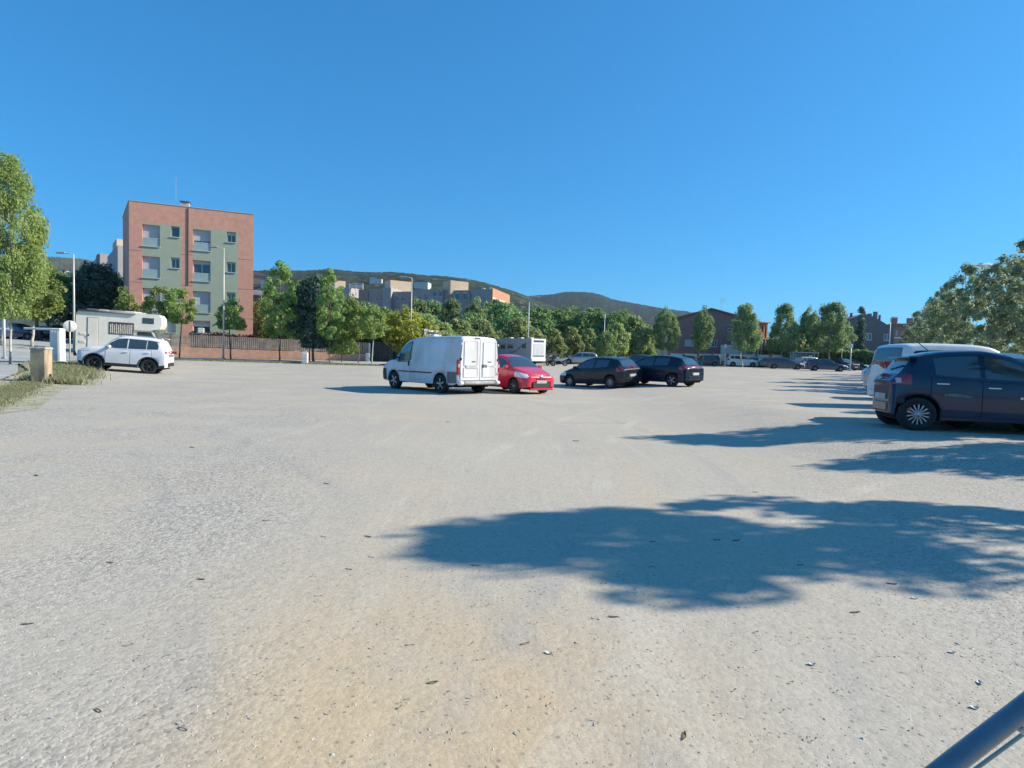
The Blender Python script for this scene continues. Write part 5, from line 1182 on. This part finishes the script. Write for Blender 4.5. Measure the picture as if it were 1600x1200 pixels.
# --- white suv on the left
C = spec('suv', 3.6, 1.42, 1.67, .20, .79, .345, rf=.3, rr=.2, sill=.27, flare=.05)
suv = hatch(C, WHITEP, 'white suv with black wheels and black sill cladding parked in front of the camper', name='parked_suv', wins=sidewins(C, [(.30, .545), (.56, .755), (.765, .89)], .915, .27, .12), ws=(1.08, 1.68), rw=(3.6, 3.76), spokes=5, rim='dark', doors=[(1.15, 2.1), (2.115, 2.95)],
    headlight=(.04, .55, lambda s: .86 + .05 * s, lambda s: .96 + .05 * s), tails=(3.48, 3.82, .98, 1.10), trim=True, mirror_s=1.3, group=None)
wheel_arch_lip(C, suv, BLACKP)
b = MB()
for sg in (1, -1): b.tube([(C.X(1.6), sg * .58, 1.64), (C.X(1.8), sg * .57, 1.69), (C.X(3.2), sg * .56, 1.69), (C.X(3.4), sg * .56, 1.62)], .018, 6)
b.obj('roof_rail', CHROME, suv)
put(suv, 198, 231.5, 26.5, C.X(C.wh[1]), C.W / 2 - .1)

# --- white panel van
C = Car(4.86, 1.97, [(0, .86), (.04, .96), (.2, 1.06), (.7, 1.20), (.85, 1.26), (1.3, 1.68), (1.55, 1.86), (1.75, 1.95), (2.2, 2.02), (3.2, 2.06), (4.6, 2.06), (4.83, 2.04), (4.86, 2.0)],
        [(0, .8), (.3, .95), (.8, 1.10), (1.2, 1.18), (2, 1.22), (4.86, 1.22)], [(0, .78), (.7, .86), (.9, .86), (1.7, .80), (2.2, .83), (4.86, .83)], (.93, 3.86), .345, sill=.33, rf=.42, rr=.07, nose=.74, tail=.965, flare=.06)
van = thing('panel_van', 'dusty white panel van with two rear doors parked at the centre of the lot', 'van')
C.body(VANP, van); C.under(van); C.topp('windscreen', GLASS, van, .90, 1.60, .96, .94)
vl = lambda s: C.belt(s) - .10 + .16 * max(0, min(1, (1.30 - s) / .35)); vh = lambda s: min(C.top(s) - .16, vl(s) + max(0, s - .93) * 1.55)
C.side('side_window', GLASSL, van, 1.30, 1.98, vl, vh, .007, nx=16); C.side('side_window', GLASSL, van, .96, 1.25, vl, vh, .007, nx=10)
C.side('window_seal', UNDER, van, .92, 2.02, lambda s: vl(s) - .03, lambda s: min(vh(s) + .035, C.top(s) - .13), .0035, nx=24)
for s0, s1 in ((.80, 2.06),):
    C.side('door_seam', mat('panel_gap', (.12, .12, .12), .8), van, 2.05, 2.065, .45, lambda s: C.top(s) - .14, .004, nx=2, nz=8)  # dark strip painted for the shade in the cab door gap
C.side('rub_strip', BLACKP, van, 1.30, 2.03, .70, .745, .02, nx=6, nz=2); C.side('rub_strip', BLACKP, van, 2.08, 3.40, .70, .745, .02, nx=8, nz=2)
C.side('lower_side_panel', mat('grey_side_panel', (.15, .16, .17), .7), van, 4.30, 4.80, .40, .80, .010, nx=6, nz=4)
C.side('front_corner_bumper', BLACKP, van, .03, .44, .36, .80, .012, nx=10, nz=5)
C.side('headlight', LAMP, van, .05, .42, .82, 1.0, .014, nx=8, nz=4)
wheel_arch_lip(C, van, VANP, .045)
for xw in C.wh:
    for sg in (1, -1): add_wheel(van, C.X(xw), sg * (C.W / 2 - .12), C.rad, .22, 5, 'silver', rot=rnd.random() * 3)
for sg in (1, -1):
    o = one('wing_mirror', BLACKP, van, 'box', (C.X(1.12), sg * 1.13, 1.32), (.14, .20, .36), ch=.04); one('mirror_arm', BLACKP, o, 'box', (C.X(1.14), sg * 1.0, 1.24), (.06, .14, .06), ch=.01)
    one('door_handle', BLACKP, van, 'box', (C.X(1.96), sg * (C.sy(1.96, 1.02) + .02), 1.02), (.05, .04, .20), ch=.012)
    # rear doors with a gap between, following the body outline
    y0, y1 = .012 * sg, .84 * sg
    rw_ = [(.012, .52), (.87, .52), (.885, 1.1), (.80, 1.93), (.74, 1.975), (.012, 1.985)]
    b = MB(); b.prism([(sg * y, z) for y, z in rw_], -C.L / 2 - .045, -C.L / 2 + .01, axis='x'); d = b.obj('rear_door', VANP, van)
    one('door_handle', BLACKP, d, 'box', (-C.L / 2 - .06, sg * (.30 if sg > 0 else .45), 1.17), (.03, .16, .035), ch=.01)
    for z in (.75, 1.25, 1.78): one('hinge', VANP if z != 1.25 else BLACKP, d, 'box', (-C.L / 2 - .045, sg * .87, z), (.06, .06, .09), ch=.015)
    b = MB(); b.box((-C.L / 2 - .052, sg * .44, 1.45), (.012, .60, .85), ch=.02); b.obj('pressed_panel', VANP, d)
    b = MB(); b.box((-C.L / 2 - .052, sg * .44, .80), (.012, .64, .34), ch=.02); b.obj('pressed_panel', VANP, d)
    one('tail_light', TAILM, van, 'box', (-C.L / 2 + .02, sg * .945, .96), (.10, .09, .52), ch=.02)
    one('tail_light_lens', TAILC, van, 'box', (-C.L / 2 - .02, sg * .945, 1.02), (.04, .075, .12), ch=.01)
    b = MB(); b.box((-C.L / 2 - .04, sg * .86, .42), (.20, .22, .14), ch=.04); b.obj('bumper_corner', BLACKP if False else VANP, van)
one('rear_gap', UNDER, van, 'box', (-C.L / 2 - .01, 0, 1.25), (.02, .03, 1.45))
one('bumper', mat('dirty_bumper', (.33, .33, .32), .7, var=.3, scale=3), van, 'box', (-C.L / 2 - .03, 0, .42), (.18, 1.5, .13), ch=.04)
one('number_plate', PLATE, van, 'box', (-C.L / 2 - .066, .40, .99), (.014, .52, .12), ch=.003)
one('brake_light', DARKM, van, 'box', (-C.L / 2 - .05, .14, 2.0), (.03, .24, .035), ch=.006)
b = MB(); zf = 1.02; x = -C.L / 2 - .062
b.box((x, -.19, zf), (.012, .03, .10)); b.box((x, -.15, zf + .04), (.012, .08, .025)); b.box((x, -.27, zf + .03), (.012, .10, .025)); b.box((x, -.30, zf - .02), (.012, .025, .08)); b.box((x, -.12, zf - .03), (.012, .025, .10)); b.obj('torn_sticker', DARKM, van)
one('roof_vent', WHITEP, van, 'box', (-.2, .3, 2.10), (.26, .26, .09), ch=.03)
b = MB(); b.box((-1.2, 0, .28), (.9, .7, .14)); b.tube([(-1.0, .45, .27), (-2.3, .5, .30)], .035, 6); b.obj('exhaust', UNDER, van)
one('mudflap', UNDER, van, 'box', (C.X(3.86) - .44, .86, .38), (.02, .22, .3)); one('mudflap', UNDER, van, 'box', (C.X(3.86) - .44, -.86, .38), (.02, .22, .3))
put(van, 135, 690, 20.6, C.X(C.wh[1]), C.W / 2 - .12)

# --- motorhomes
def rbox(b, x0, x1, y0, y1, z0, z1, r=.12):
    """rounded profile in x-z, extruded along y"""
    pr = []
    for cx, cz, a0 in ((x1 - r, z1 - r, 0), (x0 + r, z1 - r, 90), (x0 + r, z0 + r, 180), (x1 - r, z0 + r, 270)):
        for k in range(5): a = R(a0 + 22.5 * k); pr.append((cx + r * math.cos(a), cz + r * math.sin(a)))
    b.prism(pr, y0, y1)
CURT = mat('curtain', (.55, .53, .48), .9, var=.4, scale=22)
def camper():
    L, W = 3.75, 2.0; hx = L / 2; t = thing('camper', 'cream camper with an overcab bunk and curtained window behind the white suv', 'camper')
    b = MB(); pr = [(-hx + .05, .52), (-hx, .70), (-hx, 2.55), (-hx + .12, 2.78), (hx - .15, 2.78), (hx - .02, 2.60), (hx, 2.25), (hx - .10, 2.02), (hx - .55, 1.90), (hx - 1.25, 1.90), (hx - 1.25, .42), (-hx + .3, .42)]
    b.prism(pr, -W / 2, W / 2); b.obj('body', CREAM, t)
    b = MB(); b.prism([(hx - 1.26, .42), (hx + .22, .42), (hx + .28, .75), (hx + .20, 1.0), (hx - .08, 1.22), (hx - .42, 1.895), (hx - 1.26, 1.895)], -W / 2 + .12, W / 2 - .12); b.obj('cab', CREAM, t)
    for sg in (1, -1):
        y = sg * (W / 2 - .115); b = MB(); b.prism([(hx - 1.12, 1.26), (hx - .12, 1.26), (hx - .50, 1.82), (hx - 1.12, 1.82)], y - .01 * sg, y + .012 * sg); b.obj('cab_window', GLASS, t)
        b = MB(); b.box((hx - .62, sg * (W / 2 + .003), 2.42), (.52, .02, .30), ch=.008); o = b.obj('bunk_window', GLASS, t)
        b = MB(); b.box((-hx + L * .52, sg * (W / 2 + .002), 1.93), (1.10, .03, .64), ch=.012); o = b.obj('curtained_window', DARKM, t)
        c_ = MB(); c_.grid([[(-hx + L * .52 - .5 + i * .02, sg * (W / 2 + .020 + .008 * math.sin(i * 1.5)), 1.93 + z - (.05 if z > 0 and i % 9 < 2 else 0)) for z in (-.27, .22)] for i in range(51)]); c_.obj('curtain', CURT, o)
        for z in (1.55, 1.15): b = MB(); b.box((-hx + .28, sg * (W / 2 + .004), z), (.26, .02, .14), ch=.005); [b.box((-hx + .28, sg * (W / 2 + .015), z + q), (.23, .012, .014)) for q in (-.045, -.015, .015, .045)]; b.obj('service_vent', CREAM, t)
    b = MB(); b.box((-hx + .72, -W / 2 - .004, 1.55), (.50, .02, 1.72), ch=.01); b.obj('door_seam', mat('grey_seal', (.22, .21, .2), .8), t)
    b = MB(); b.box((-hx + .72, -W / 2 - .012, 1.55), (.44, .02, 1.66), ch=.01); d = b.obj('door', CREAM, t); one('door_handle', BLACKP, d, 'box', (-hx + .55, -W / 2 - .035, 1.50), (.05, .03, .10), ch=.01)
    b = MB(); b.prism([(hx - .06, 1.24), (hx - .40, 1.88), (hx - .36, 1.90), (hx - .01, 1.25)], -W / 2 + .2, W / 2 - .2); b.obj('windscreen', GLASS, t)
    b = MB(); b.tube([(-hx + .1, -W / 2 - .05, 2.74), (hx - 1.2, -W / 2 - .05, 2.74)], .055, 8); b.obj('awning_tube', mat('awning_grey', (.16, .16, .17), .6), t)
    for x, s_ in ((-.9, .42), (.3, .5)): one('roof_hatch', WHITEP, t, 'box', (x, 0, 2.83), (s_, s_, .10), ch=.03)
    b = MB()
    for sg in (-.7, .7): b.tube([(-1.5, sg, 2.84), (.9, sg, 2.84)], .02, 5)
    b.obj('roof_rail', STEEL, t)
    for x in (-hx + .95, hx - .5):
        for sg in (1, -1): add_wheel(t, x, sg * (W / 2 - .16), .33, .2, 6, 'silver')
    one('underbody', UNDER, t, 'box', (0, 0, .42), (L - .2, W - .5, .28)); one('bumper', BLACKP, t, 'box', (-hx - .04, 0, .5), (.12, W - .1, .2), ch=.03); one('bumper', BLACKP, t, 'box', (hx + .26, 0, .5), (.12, W - .3, .2), ch=.03)
    one('wing_mirror', BLACKP, t, 'box', (hx - .05, -W / 2 - .1, 1.35), (.1, .16, .26), ch=.03)
    put(t, 24, 117, 29.3, -hx, -W / 2); return t
camper()
GSIDE = mat('motorhome_grey_side', (.36, .37, .40), .45, coat=.3, var=.04)
def motorhome(label, L, u, Y, hd, ref, side=GSIDE, swoosh=True, H=2.9):
    W = 2.2; hx = L / 2; t = thing('motorhome', label, 'motorhome')
    b = MB(); pr = [(-hx, .50), (-hx - .02, 1.6), (-hx, H - .08), (-hx + .08, H), (hx - 1.0, H), (hx - .55, H - .12), (hx - .15, 2.1), (hx - .05, 1.5), (hx, 1.0), (hx, .45), (-hx + .3, .40)]
    b.prism(pr, -W / 2, W / 2); b.obj('body', side, t)
    b = MB(); b.box((-hx - .03, 0, (H + .5) / 2), (.06, W + .04, H - .5), ch=.02); rp = b.obj('rear_panel', WHITEP, t)
    one('rear_window', GLASS, rp, 'box', (-hx - .06, 0, H - .28), (.03, W * .72, .22), ch=.01); one('rear_window', mat('pale_blind', (.5, .53, .54), .5), rp, 'box', (-hx - .06, 0, H - 1.15), (.03, W * .74, 1.2), ch=.01)
    one('bumper', WHITEP, t, 'box', (-hx - .08, 0, .55), (.14, W, .3), ch=.04); one('light_bar', DARKM, rp, 'box', (-hx - .07, 0, .98), (.04, W * .8, .12), ch=.01)
    for sg in (1, -1):
        y = sg * (W / 2 + .008)
        for x, z, w_, h in ((-hx + 1.1, 2.0, .62, .48), (-hx + 3.3, 1.95, .9, .42), (hx - 1.5, 1.9, .8, .45)): o = one('side_window', DARKM, t, 'box', (x, y, z), (w_, .03, h), ch=.01); one('pane', GLASS, o, 'box', (x, y + sg * .012, z), (w_ - .08, .02, h - .08))
        if swoosh:
            b = MB(); pts = []
            for i in range(15): s_ = i / 14; x = -hx + .7 + s_ * 2.6; z = 2.35 - 1.0 * S(s_ * 1.15); pts.append([(x, y + sg * .004, z), (x + .05, y + sg * .004, z - .16 + .08 * s_)])
            b.grid(pts); b.obj('side_stripe', DARKM, t)
    for x, s_ in ((-hx + 1.0, .5), (-hx + 2.6, .7), (-hx + 4.2, .5)): one('roof_hatch', WHITEP, t, 'box', (x, .2, H + .06), (s_, .5, .12), ch=.03)
    for x in (-hx + 1.5, hx - 1.0):
        for sg in (1, -1): add_wheel(t, x, sg * (W / 2 - .14), .34, .22, 6, 'silver')
    b = MB(); b.prism([(hx - .52, 2.15), (hx - .12, 2.12), (hx + .02, 1.35), (hx - .3, 1.35)], -W / 2 + .1, W / 2 - .1); b.obj('windscreen', GLASS, t)
    one('underbody', UNDER, t, 'box', (0, 0, .40), (L - .3, W - .5, .24))
    put(t, hd, u, Y, *[ref[0] * hx, ref[1] * W / 2]); return t
motorhome('grey and white motorhome with a dark side stripe behind the red car', 6.0, 829, 62, 133, (-1, 1), H=2.85)
motorhome('grey motorhome with white roof hatches mostly hidden behind the white panel van', 5.6, 606, 60, 140, (1, 1), mat('motorhome_mauve_side', (.33, .31, .34), .5, var=.04), False, H=3.3)

# --- far parked cars: one prototype of each shape, copied
def far_car(p, L, W, H, paint, label, group, heading, u, Y, spokes=7, name='parked_car', lamp=True):
    C = spec(p, L, W, H, .195, .815, .31 if p != 'suv' else .35)
    ef = {'hatch': .88, 'suv': .92, 'estate': .94, 'kangoo': .975}[p]
    t = hatch(C, paint, label, name=name, wins=sidewins(C, [(.30, .55), (.575, .76), (.775, ef - .03)], ef, .27, .13), ws=(.265 * L, .43 * L), rw=((.895 if p != 'estate' else .93) * L, .965 * L), spokes=spokes, far=True, group=group,
              headlight=(.03 * L, .14 * L, .44 * H, .54 * H), tails=(.93 * L, .99 * L, .54 * H, .68 * H), mirror_s=.3 * L)
    put(t, heading, u, Y); return t
FG = 'cars parked along the far edge of the lot'
cars = [('suv', 4.4, 1.8, 1.72, WHITEP, 'white suv parked behind the thin trunk of the third plane tree', FG, -6, 1158, 83), ('estate', 4.3, 1.75, 1.5, NAVYP, 'dark hatchback nose out right of the white suv', FG, 40, 1186, 86),
        ('hatch', 3.9, 1.7, 1.48, GREYP, 'grey hatchback tucked left of the long dark car', FG, 60, 1199, 82), ('estate', 4.6, 1.78, 1.52, GREYP, 'long dark grey car facing right, left of the bus shelter', FG, -14, 1226, 76),
        ('estate', 4.5, 1.78, 1.5, BLUEP, 'blue grey car facing right in front of the bus shelter', FG, -16, 1291, 71), ('kangoo', 4.2, 1.78, 1.7, SILVER, 'silver van half hidden behind the blue grey car', FG, 10, 1266, 80),
        ('suv', 4.2, 1.78, 1.65, BLACKC, 'dark upright car nose on, left of the white topped post', FG, -70, 1316, 80), ('hatch', 4.0, 1.72, 1.5, BLACKC, 'dark car in the hedge shade right of the white topped post', FG, -40, 1333, 84),
        ('kangoo', 4.4, 1.8, 1.62, GREYP, 'dark grey van with a white load at its tail below the garden wall', FG, 170, 1100, 86), ('hatch', 4.0, 1.7, 1.45, BLACKC, 'small dark car peeping over the roof of the right black hatchback', FG, 150, 1068, 86),
        ('estate', 4.4, 1.75, 1.5, SILVER, 'silver hatchback parked under the small trees behind the left black hatchback', FG, 172, 906, 71), ('hatch', 3.9, 1.7, 1.45, BLUEP, 'blue grey car seen between the two black hatchbacks', FG, 150, 996, 58),
        ('hatch', 4.0, 1.7, 1.5, WHITEP, 'white car fourth along the right hand row, mostly hidden by the van', PGR, -3, 1462, 20.8), ('estate', 4.3, 1.75, 1.45, SILVER, 'silver car fifth along the right hand row', PGR, -3, 1444, 24.5), ('hatch', 4.0, 1.72, 1.5, BLACKC, 'dark car sixth along the right hand row', PGR, -3, 1426, 28.5), ('hatch', 4.0, 1.72, 1.5, WHITEP, 'white car seventh along the right hand row', PGR, -3, 1412, 33),
        ('hatch', 4.1, 1.75, 1.5, SILVER, 'silver car beyond the bonnet of the navy hatchback', PGR, 170, 1622, 24.0), ('hatch', 4.1, 1.75, 1.45, BLACKC, 'dark car beyond the bonnet of the navy hatchback', PGR, 160, 1586, 33.0)]
RGD = 'cars parked along the road on the left'
cars += [('hatch', 4.0, 1.72, 1.5, BLUEP, 'dark blue car parked left of the white post on the left road', RGD, 60, 12, 54), ('estate', 4.3, 1.75, 1.5, BLACKC, 'black car just right of the white post on the left road', RGD, 60, 32, 56),
         ('hatch', 4.0, 1.75, 1.5, WHITEP, 'white car above the black one on the left road', RGD, 62, 37, 74), ('suv', 4.3, 1.8, 1.7, GREYP, 'dark grey upright car under the trees left of the round sign', RGD, 70, 82, 78), ('estate', 4.3, 1.75, 1.5, BLACKC, 'dark car between the white pillar and the round sign', RGD, 80, 101, 62), ('hatch', 4.0, 1.75, 1.5, BLACKC, 'dark car farther back over the white concrete beam', RGD, 75, 58, 84), ('estate', 4.3, 1.75, 1.5, WHITEP, 'white car at the very left edge behind the dark blue one', RGD, 65, 3, 66)]
for c_ in cars: far_car(*c_)

# --- motorbikes behind the red car
def bike(label, paint, u, Y, hd, screen=True):
    t = thing('motorcycle', label, 'motorcycle', group=None)
    for x in (-.68, .68): 
        T, Mm, Sp = wheel_meshes(.31, .14, 9, 'silver'); w_ = bpy.data.objects.new('wheel', T); COL.objects.link(w_); w_.parent = t; w_.location = (x, 0, .305)
        o = bpy.data.objects.new('spokes', Sp); COL.objects.link(o); o.parent = w_
    b = MB(); b.tube([(.68, .07, .31), (.48, .07, .95)], .03, 6); b.tube([(.68, -.07, .31), (.48, -.07, .95)], .03, 6); b.tube([(.45, -.36, 1.05), (.48, 0, .98), (.45, .36, 1.05)], .02, 6); b.tube([(-.68, .08, .31), (-.1, .08, .42)], .03, 6); b.obj('fork', STEEL, t)
    b = MB(); b.prism([(-.85, .80), (-.35, .55), (.35, .50), (.62, .62), (.58, .86), (.2, .98), (-.1, .80), (-.55, .84), (-.9, .92)], -.17, .17); b.obj('fairing', paint, t)
    one('engine', UNDER, t, 'box', (.02, 0, .38), (.55, .3, .3), ch=.05); one('seat', BLACKP, t, 'box', (-.4, 0, .87), (.62, .26, .09), ch=.03); one('top_box', BLACKP, t, 'box', (-.92, 0, 1.05), (.34, .4, .28), ch=.05)
    if screen: b = MB(); b.prism([(.52, .98), (.60, .98), (.36, 1.36), (.33, 1.36)], -.2, .2); b.obj('windshield', GLASSL, t)
    for sg in (1, -1): one('mirror', CHROME, t, 'box', (.42, sg * .34, 1.2), (.04, .12, .08), ch=.02)
    b = MB(); b.tube([(0, .05, .3), (-.05, .22, .0)], .018, 5); b.obj('kick_stand', STEEL, t)
    put(t, hd, u, Y)
bike('dark motorcycle with a top box parked behind the red car', BLACKC, 860, 61, 115); bike('white faired motorcycle parked next to the dark one', WHITEP, 873, 62, 165, False)
bike('silver motorcycle parked farther behind the white faired one', SILVER, 868, 66, 100)

# ================================================================== STREET FURNITURE
POLE = mat('pale_pole_paint', (.50, .52, .50), .5, .2, var=.08)
def lamp_post(label, u, Y, vtop, arm=-1.0, r=.075, group='tall street lamps', head=True, foot_z=None):
    g = G(u, Y); h = zat(u, vtop, Y) - g.z; t = thing('street_lamp', label, 'street lamp', g, 0, group)
    one('pole', POLE, t, 'tube', [(0, 0, 0), (0, 0, h * .5), (0, 0, h)], [r, r * .8, r * .55], 8)
    one('base', STEEL, t, 'box', (0, 0, .12), (r * 3.4, r * 3.4, .24), ch=.02)
    if head:
        one('arm', POLE, t, 'tube', [(0, 0, h - .03), (arm * .35, 0, h + .05), (arm * .8, 0, h + .08)], .03, 6)
        one('lamp_head', mat('lamp_head_grey', (.34, .36, .37), .5), t, 'box', (arm * .9, 0, h + .07), (.75, .26, .12), ch=.04)
    else: one('lamp_head', WHITEC, t, 'box', (0, 0, h + .05), (r * 3, r * 3, .5), ch=.03)
    return t
lamp_post('tall street lamp in front of the brick block', 349, 45.6, 388, -.9); lamp_post('tall street lamp rising behind the left end of the camper', 116, 46, 397, -1.1, .09)
lamp_post('tall pale lamp pole behind the white panel van', 641, 56, 434, -1.0); lamp_post('tall lamp pole above the grey motorhome', 824, 66, 464, .9); lamp_post('slim pale pole behind the left black hatchback', 942.5, 74, 495, -.3, .07, None, False)
lamp_post('slim lamp pole above the white van in front of the grey brown house', 1387, 78, 497, .7); lamp_post('short white topped post right of the parked cars', 1328, 76, 541, 0, .10, None, False); lamp_post('short thin post between two dark far cars', 1314, 82, 537, 0, .07, None, False)
lamp_post('thin pole with a small box head left of the white suv in the far row', 1132, 80, 541, 0, .07, None, False)
# slim white post at the left edge
g = G(7, 33); t = thing('signpost', 'slim white post at the very left edge of the picture', 'post', g); one('pole', WFRAME, t, 'tube', [(0, 0, 0), (0, 0, 4.2)], .06, 8); one('base', STEEL, t, 'box', (0, 0, .05), (.2, .2, .1), ch=.01)
# round sign seen from behind
g = G(109.5, 28.4); t = thing('road_sign', 'round road sign seen from its pale back left of the camper', 'road sign', g, R(45))
one('pole', POLE, t, 'tube', [(0, 0, 0), (0, 0, 2.15)], .03, 8)
b = MB(); b.grid([[(r * math.cos(a), -.035 + q, 1.88 + r * math.sin(a)) for r, q in ((0, 0), (.27, 0), (.28, .012), (.27, .024))] for a in [6.2832 * i / 28 for i in range(29)]]); b.obj('disc', mat('sign_back_grey', (.58, .60, .60), .5, .1), t)
one('bracket', DARKM, t, 'box', (0, -.05, 1.88), (.04, .03, .5), ch=.005)
# concrete posts at the corner of the lot
g = G(65, 19.2)
t = thing('concrete_post', 'squat weathered concrete post with orange stained foot among the weeds', 'post', g, R(12))
b = MB(); b.box((0, 0, .45), (.46, .42, 1.34), ch=.035); b.obj('shaft', mat('stained_concrete', (.40, .33, .22), .95, var=.2, scale=3, bump=.5, dirt=((.10, .085, .075), 3.2, .85)), t)
b = MB(); b.box((0, 0, 1.14), (.49, .45, .10), ch=.03); b.obj('cap', CONC, t); one('iron_hook', DARKM, t, 'box', (.27, 0, .25), (.05, .05, .1), ch=.01)
g = G(90.5, 26.6); hz = zat(90, 513, 26.6) - g.z
t = thing('barrier_pillar', 'white concrete pillar with a beam reaching left over the road behind the weathered post', 'pillar', g, R(8))
b = MB(); b.box((0, 0, hz / 2 - .1), (.44, .42, hz + .2), ch=.03); b.obj('pillar', WHITEC, t)
one('beam', WHITEC, t, 'box', (-.80, 0, hz - .05), (1.14, .20, .09), ch=.02); one('plinth', CONC, t, 'box', (0, 0, .1), (.56, .54, .28), ch=.03)
for k_ in (-.12, 0, .12): one('flute', WHITEC, t, 'box', (k_, -.215, hz / 2), (.05, .02, hz * .85), ch=.006)
# service box at the kerb
g = G(476.5, 43.6); t = thing('service_box', 'small cream service cabinet on the kerb in front of the dark tree', 'cabinet', g, R(10))
one('cabinet', WHITEC, t, 'box', (0, 0, .42), (.42, .34, .88), ch=.025); one('door', CREAM, t, 'box', (0, -.18, .60), (.34, .02, .40), ch=.01); one('lower_door', CREAM, t, 'box', (0, -.18, .20), (.34, .02, .26), ch=.01); one('top_knob', CONC, t, 'box', (.05, 0, .92), (.12, .12, .12), ch=.03)
# bus shelter
g = G(1255, 84.5); t = thing('bus_shelter', 'low grey framed bus shelter with glass panes in front of the dark hedge', 'bus shelter', g, R(-4)); wS = 3.5; hS = 2.35
b = MB(); b.box((0, 0, hS), (wS + .3, 1.4, .14), ch=.02); b.obj('roof', POLE, t)
for x in (-wS / 2, wS / 2): one('post', POLE, t, 'box', (x, -.55, hS / 2), (.10, .10, hS), ch=.01); one('post', POLE, t, 'box', (x, .5, hS / 2), (.08, .08, hS), ch=.01)
for i in range(3): one('rear_pane', GLASSL, t, 'box', (-wS / 2 + wS * (i + .5) / 3, .5, 1.25), (wS / 3 - .1, .03, 1.9)); one('mullion', POLE, t, 'box', (-wS / 2 + wS * (i + 1) / 3 - (.04 if i == 2 else 0), .47, 1.2), (.06, .04, 2.3))
one('poster', WFRAME, t, 'box', (wS * .33, .46, 1.75), (.5, .02, .5)); one('bench', DARKM, t, 'box', (0, .2, .48), (2.2, .35, .06), ch=.01); one('bench_leg', DARKM, t, 'box', (-.9, .2, .23), (.06, .3, .46)); one('bench_leg', DARKM, t, 'box', (.9, .2, .23), (.06, .3, .46))
# low pale wall with posts among the right hand trees
g0, g1 = G(1546, 37), G(1640, 37); t = thing('low_wall', 'low pale wall with an arched opening among the right hand trees', 'wall', g0)
for i in range(5): one('wall_section', CREAMR, t, 'box', ((g1.x - g0.x) * (i + .5) / 5, 0, .55), ((g1.x - g0.x) / 5 - .25, .2, 1.1), ch=.02); one('post', CONC, t, 'box', ((g1.x - g0.x) * i / 5, 0, .7), (.22, .26, 1.5), ch=.03)
# litter in the road
# windscreen wiper of the car the picture is taken from
def V3(u, v, d): return Vector(P(u, v, d))
t = thing('windscreen_wiper', 'dark glossy wiper arm crossing the bottom right corner', 'wiper', V3(1200, 1460, .60))
o_ = t.location
wm = mat('wiper_blue_grey', (.15, .19, .23), .32, .3, var=.15, scale=30, coat=.7)
def rel(p): return tuple(p - o_)
b = MB(); b.tube([rel(V3(1200, 1460, .60)), rel(V3(1340, 1310, .61)), rel(V3(1500, 1183, .62)), rel(V3(1640, 1075, .63)), rel(V3(1900, 880, .65))], [.013, .012, .0112, .011, .010], 14); b.obj('arm', wm, t)
b = MB(); b.tube([rel(V3(1370, 1325, .615)), rel(V3(1517, 1207, .625)), rel(V3(1600, 1146, .63)), rel(V3(1900, 925, .65))], [.0022] * 4, 6); b.obj('blade_edge', mat('wiper_edge_green', (.28, .38, .34), .4), t)
one('clip', mat('highlight_pale', (.45, .52, .50), .4), t, 'box', rel(V3(1603, 1140, .62)), (.016, .010, .008), ch=.002)  # pale block, its colour standing for the small highlight on the blade
one('pivot', BLACKP, t, 'box', (0, 0, -.02), (.06, .06, .05), ch=.01)

# small cloud low over the right hand trees
p = P(1541, 415, 3800); t = MB(); rs = np.random.RandomState(4)
for k in range(16):
    a = rs.uniform(-1, 1); c0 = (a * 75, rs.uniform(-25, 25), rs.uniform(-8, 12) * (1 - abs(a))); r0 = rs.uniform(10, 20) * (1.1 - abs(a) * .7)
    g_ = []
    for i in range(9):
        ph = math.pi * i / 8; g_.append([(c0[0] + 1.8 * r0 * math.sin(ph) * math.cos(q), c0[1] + r0 * math.sin(ph) * math.sin(q), c0[2] + .7 * r0 * math.cos(ph) * (1 + .1 * math.sin(3 * q))) for q in [6.2832 * j / 12 for j in range(13)]])
    t.grid(g_)
o = t.obj('cloud', mat('cloud_white', (.85, .87, .9), 1, var=.05, scale=.05)); o.location = tuple(p); meta(o, kind='structure')

# ------------------------------------------------------------------ haze
hz_ = MB(); hz_.box((0, 0, 122), (5200, 5200, 276)); ho = hz_.obj('haze', None) if False else link('haze', hz_.mesh('haze'))
hm = bpy.data.materials.new('haze_air'); hm.use_nodes = True; ht = hm.node_tree; ht.nodes.remove(ht.nodes['Principled BSDF'])
pv = ht.nodes.new('ShaderNodeVolumePrincipled'); pv.inputs['Color'].default_value = (.62, .80, 1, 1); pv.inputs['Density'].default_value = 0.00009; pv.inputs['Anisotropy'].default_value = 0.2
ht.links.new(pv.outputs[0], ht.nodes['Material Output'].inputs['Volume']); ho.data.materials.append(hm); meta(ho, kind='stuff')
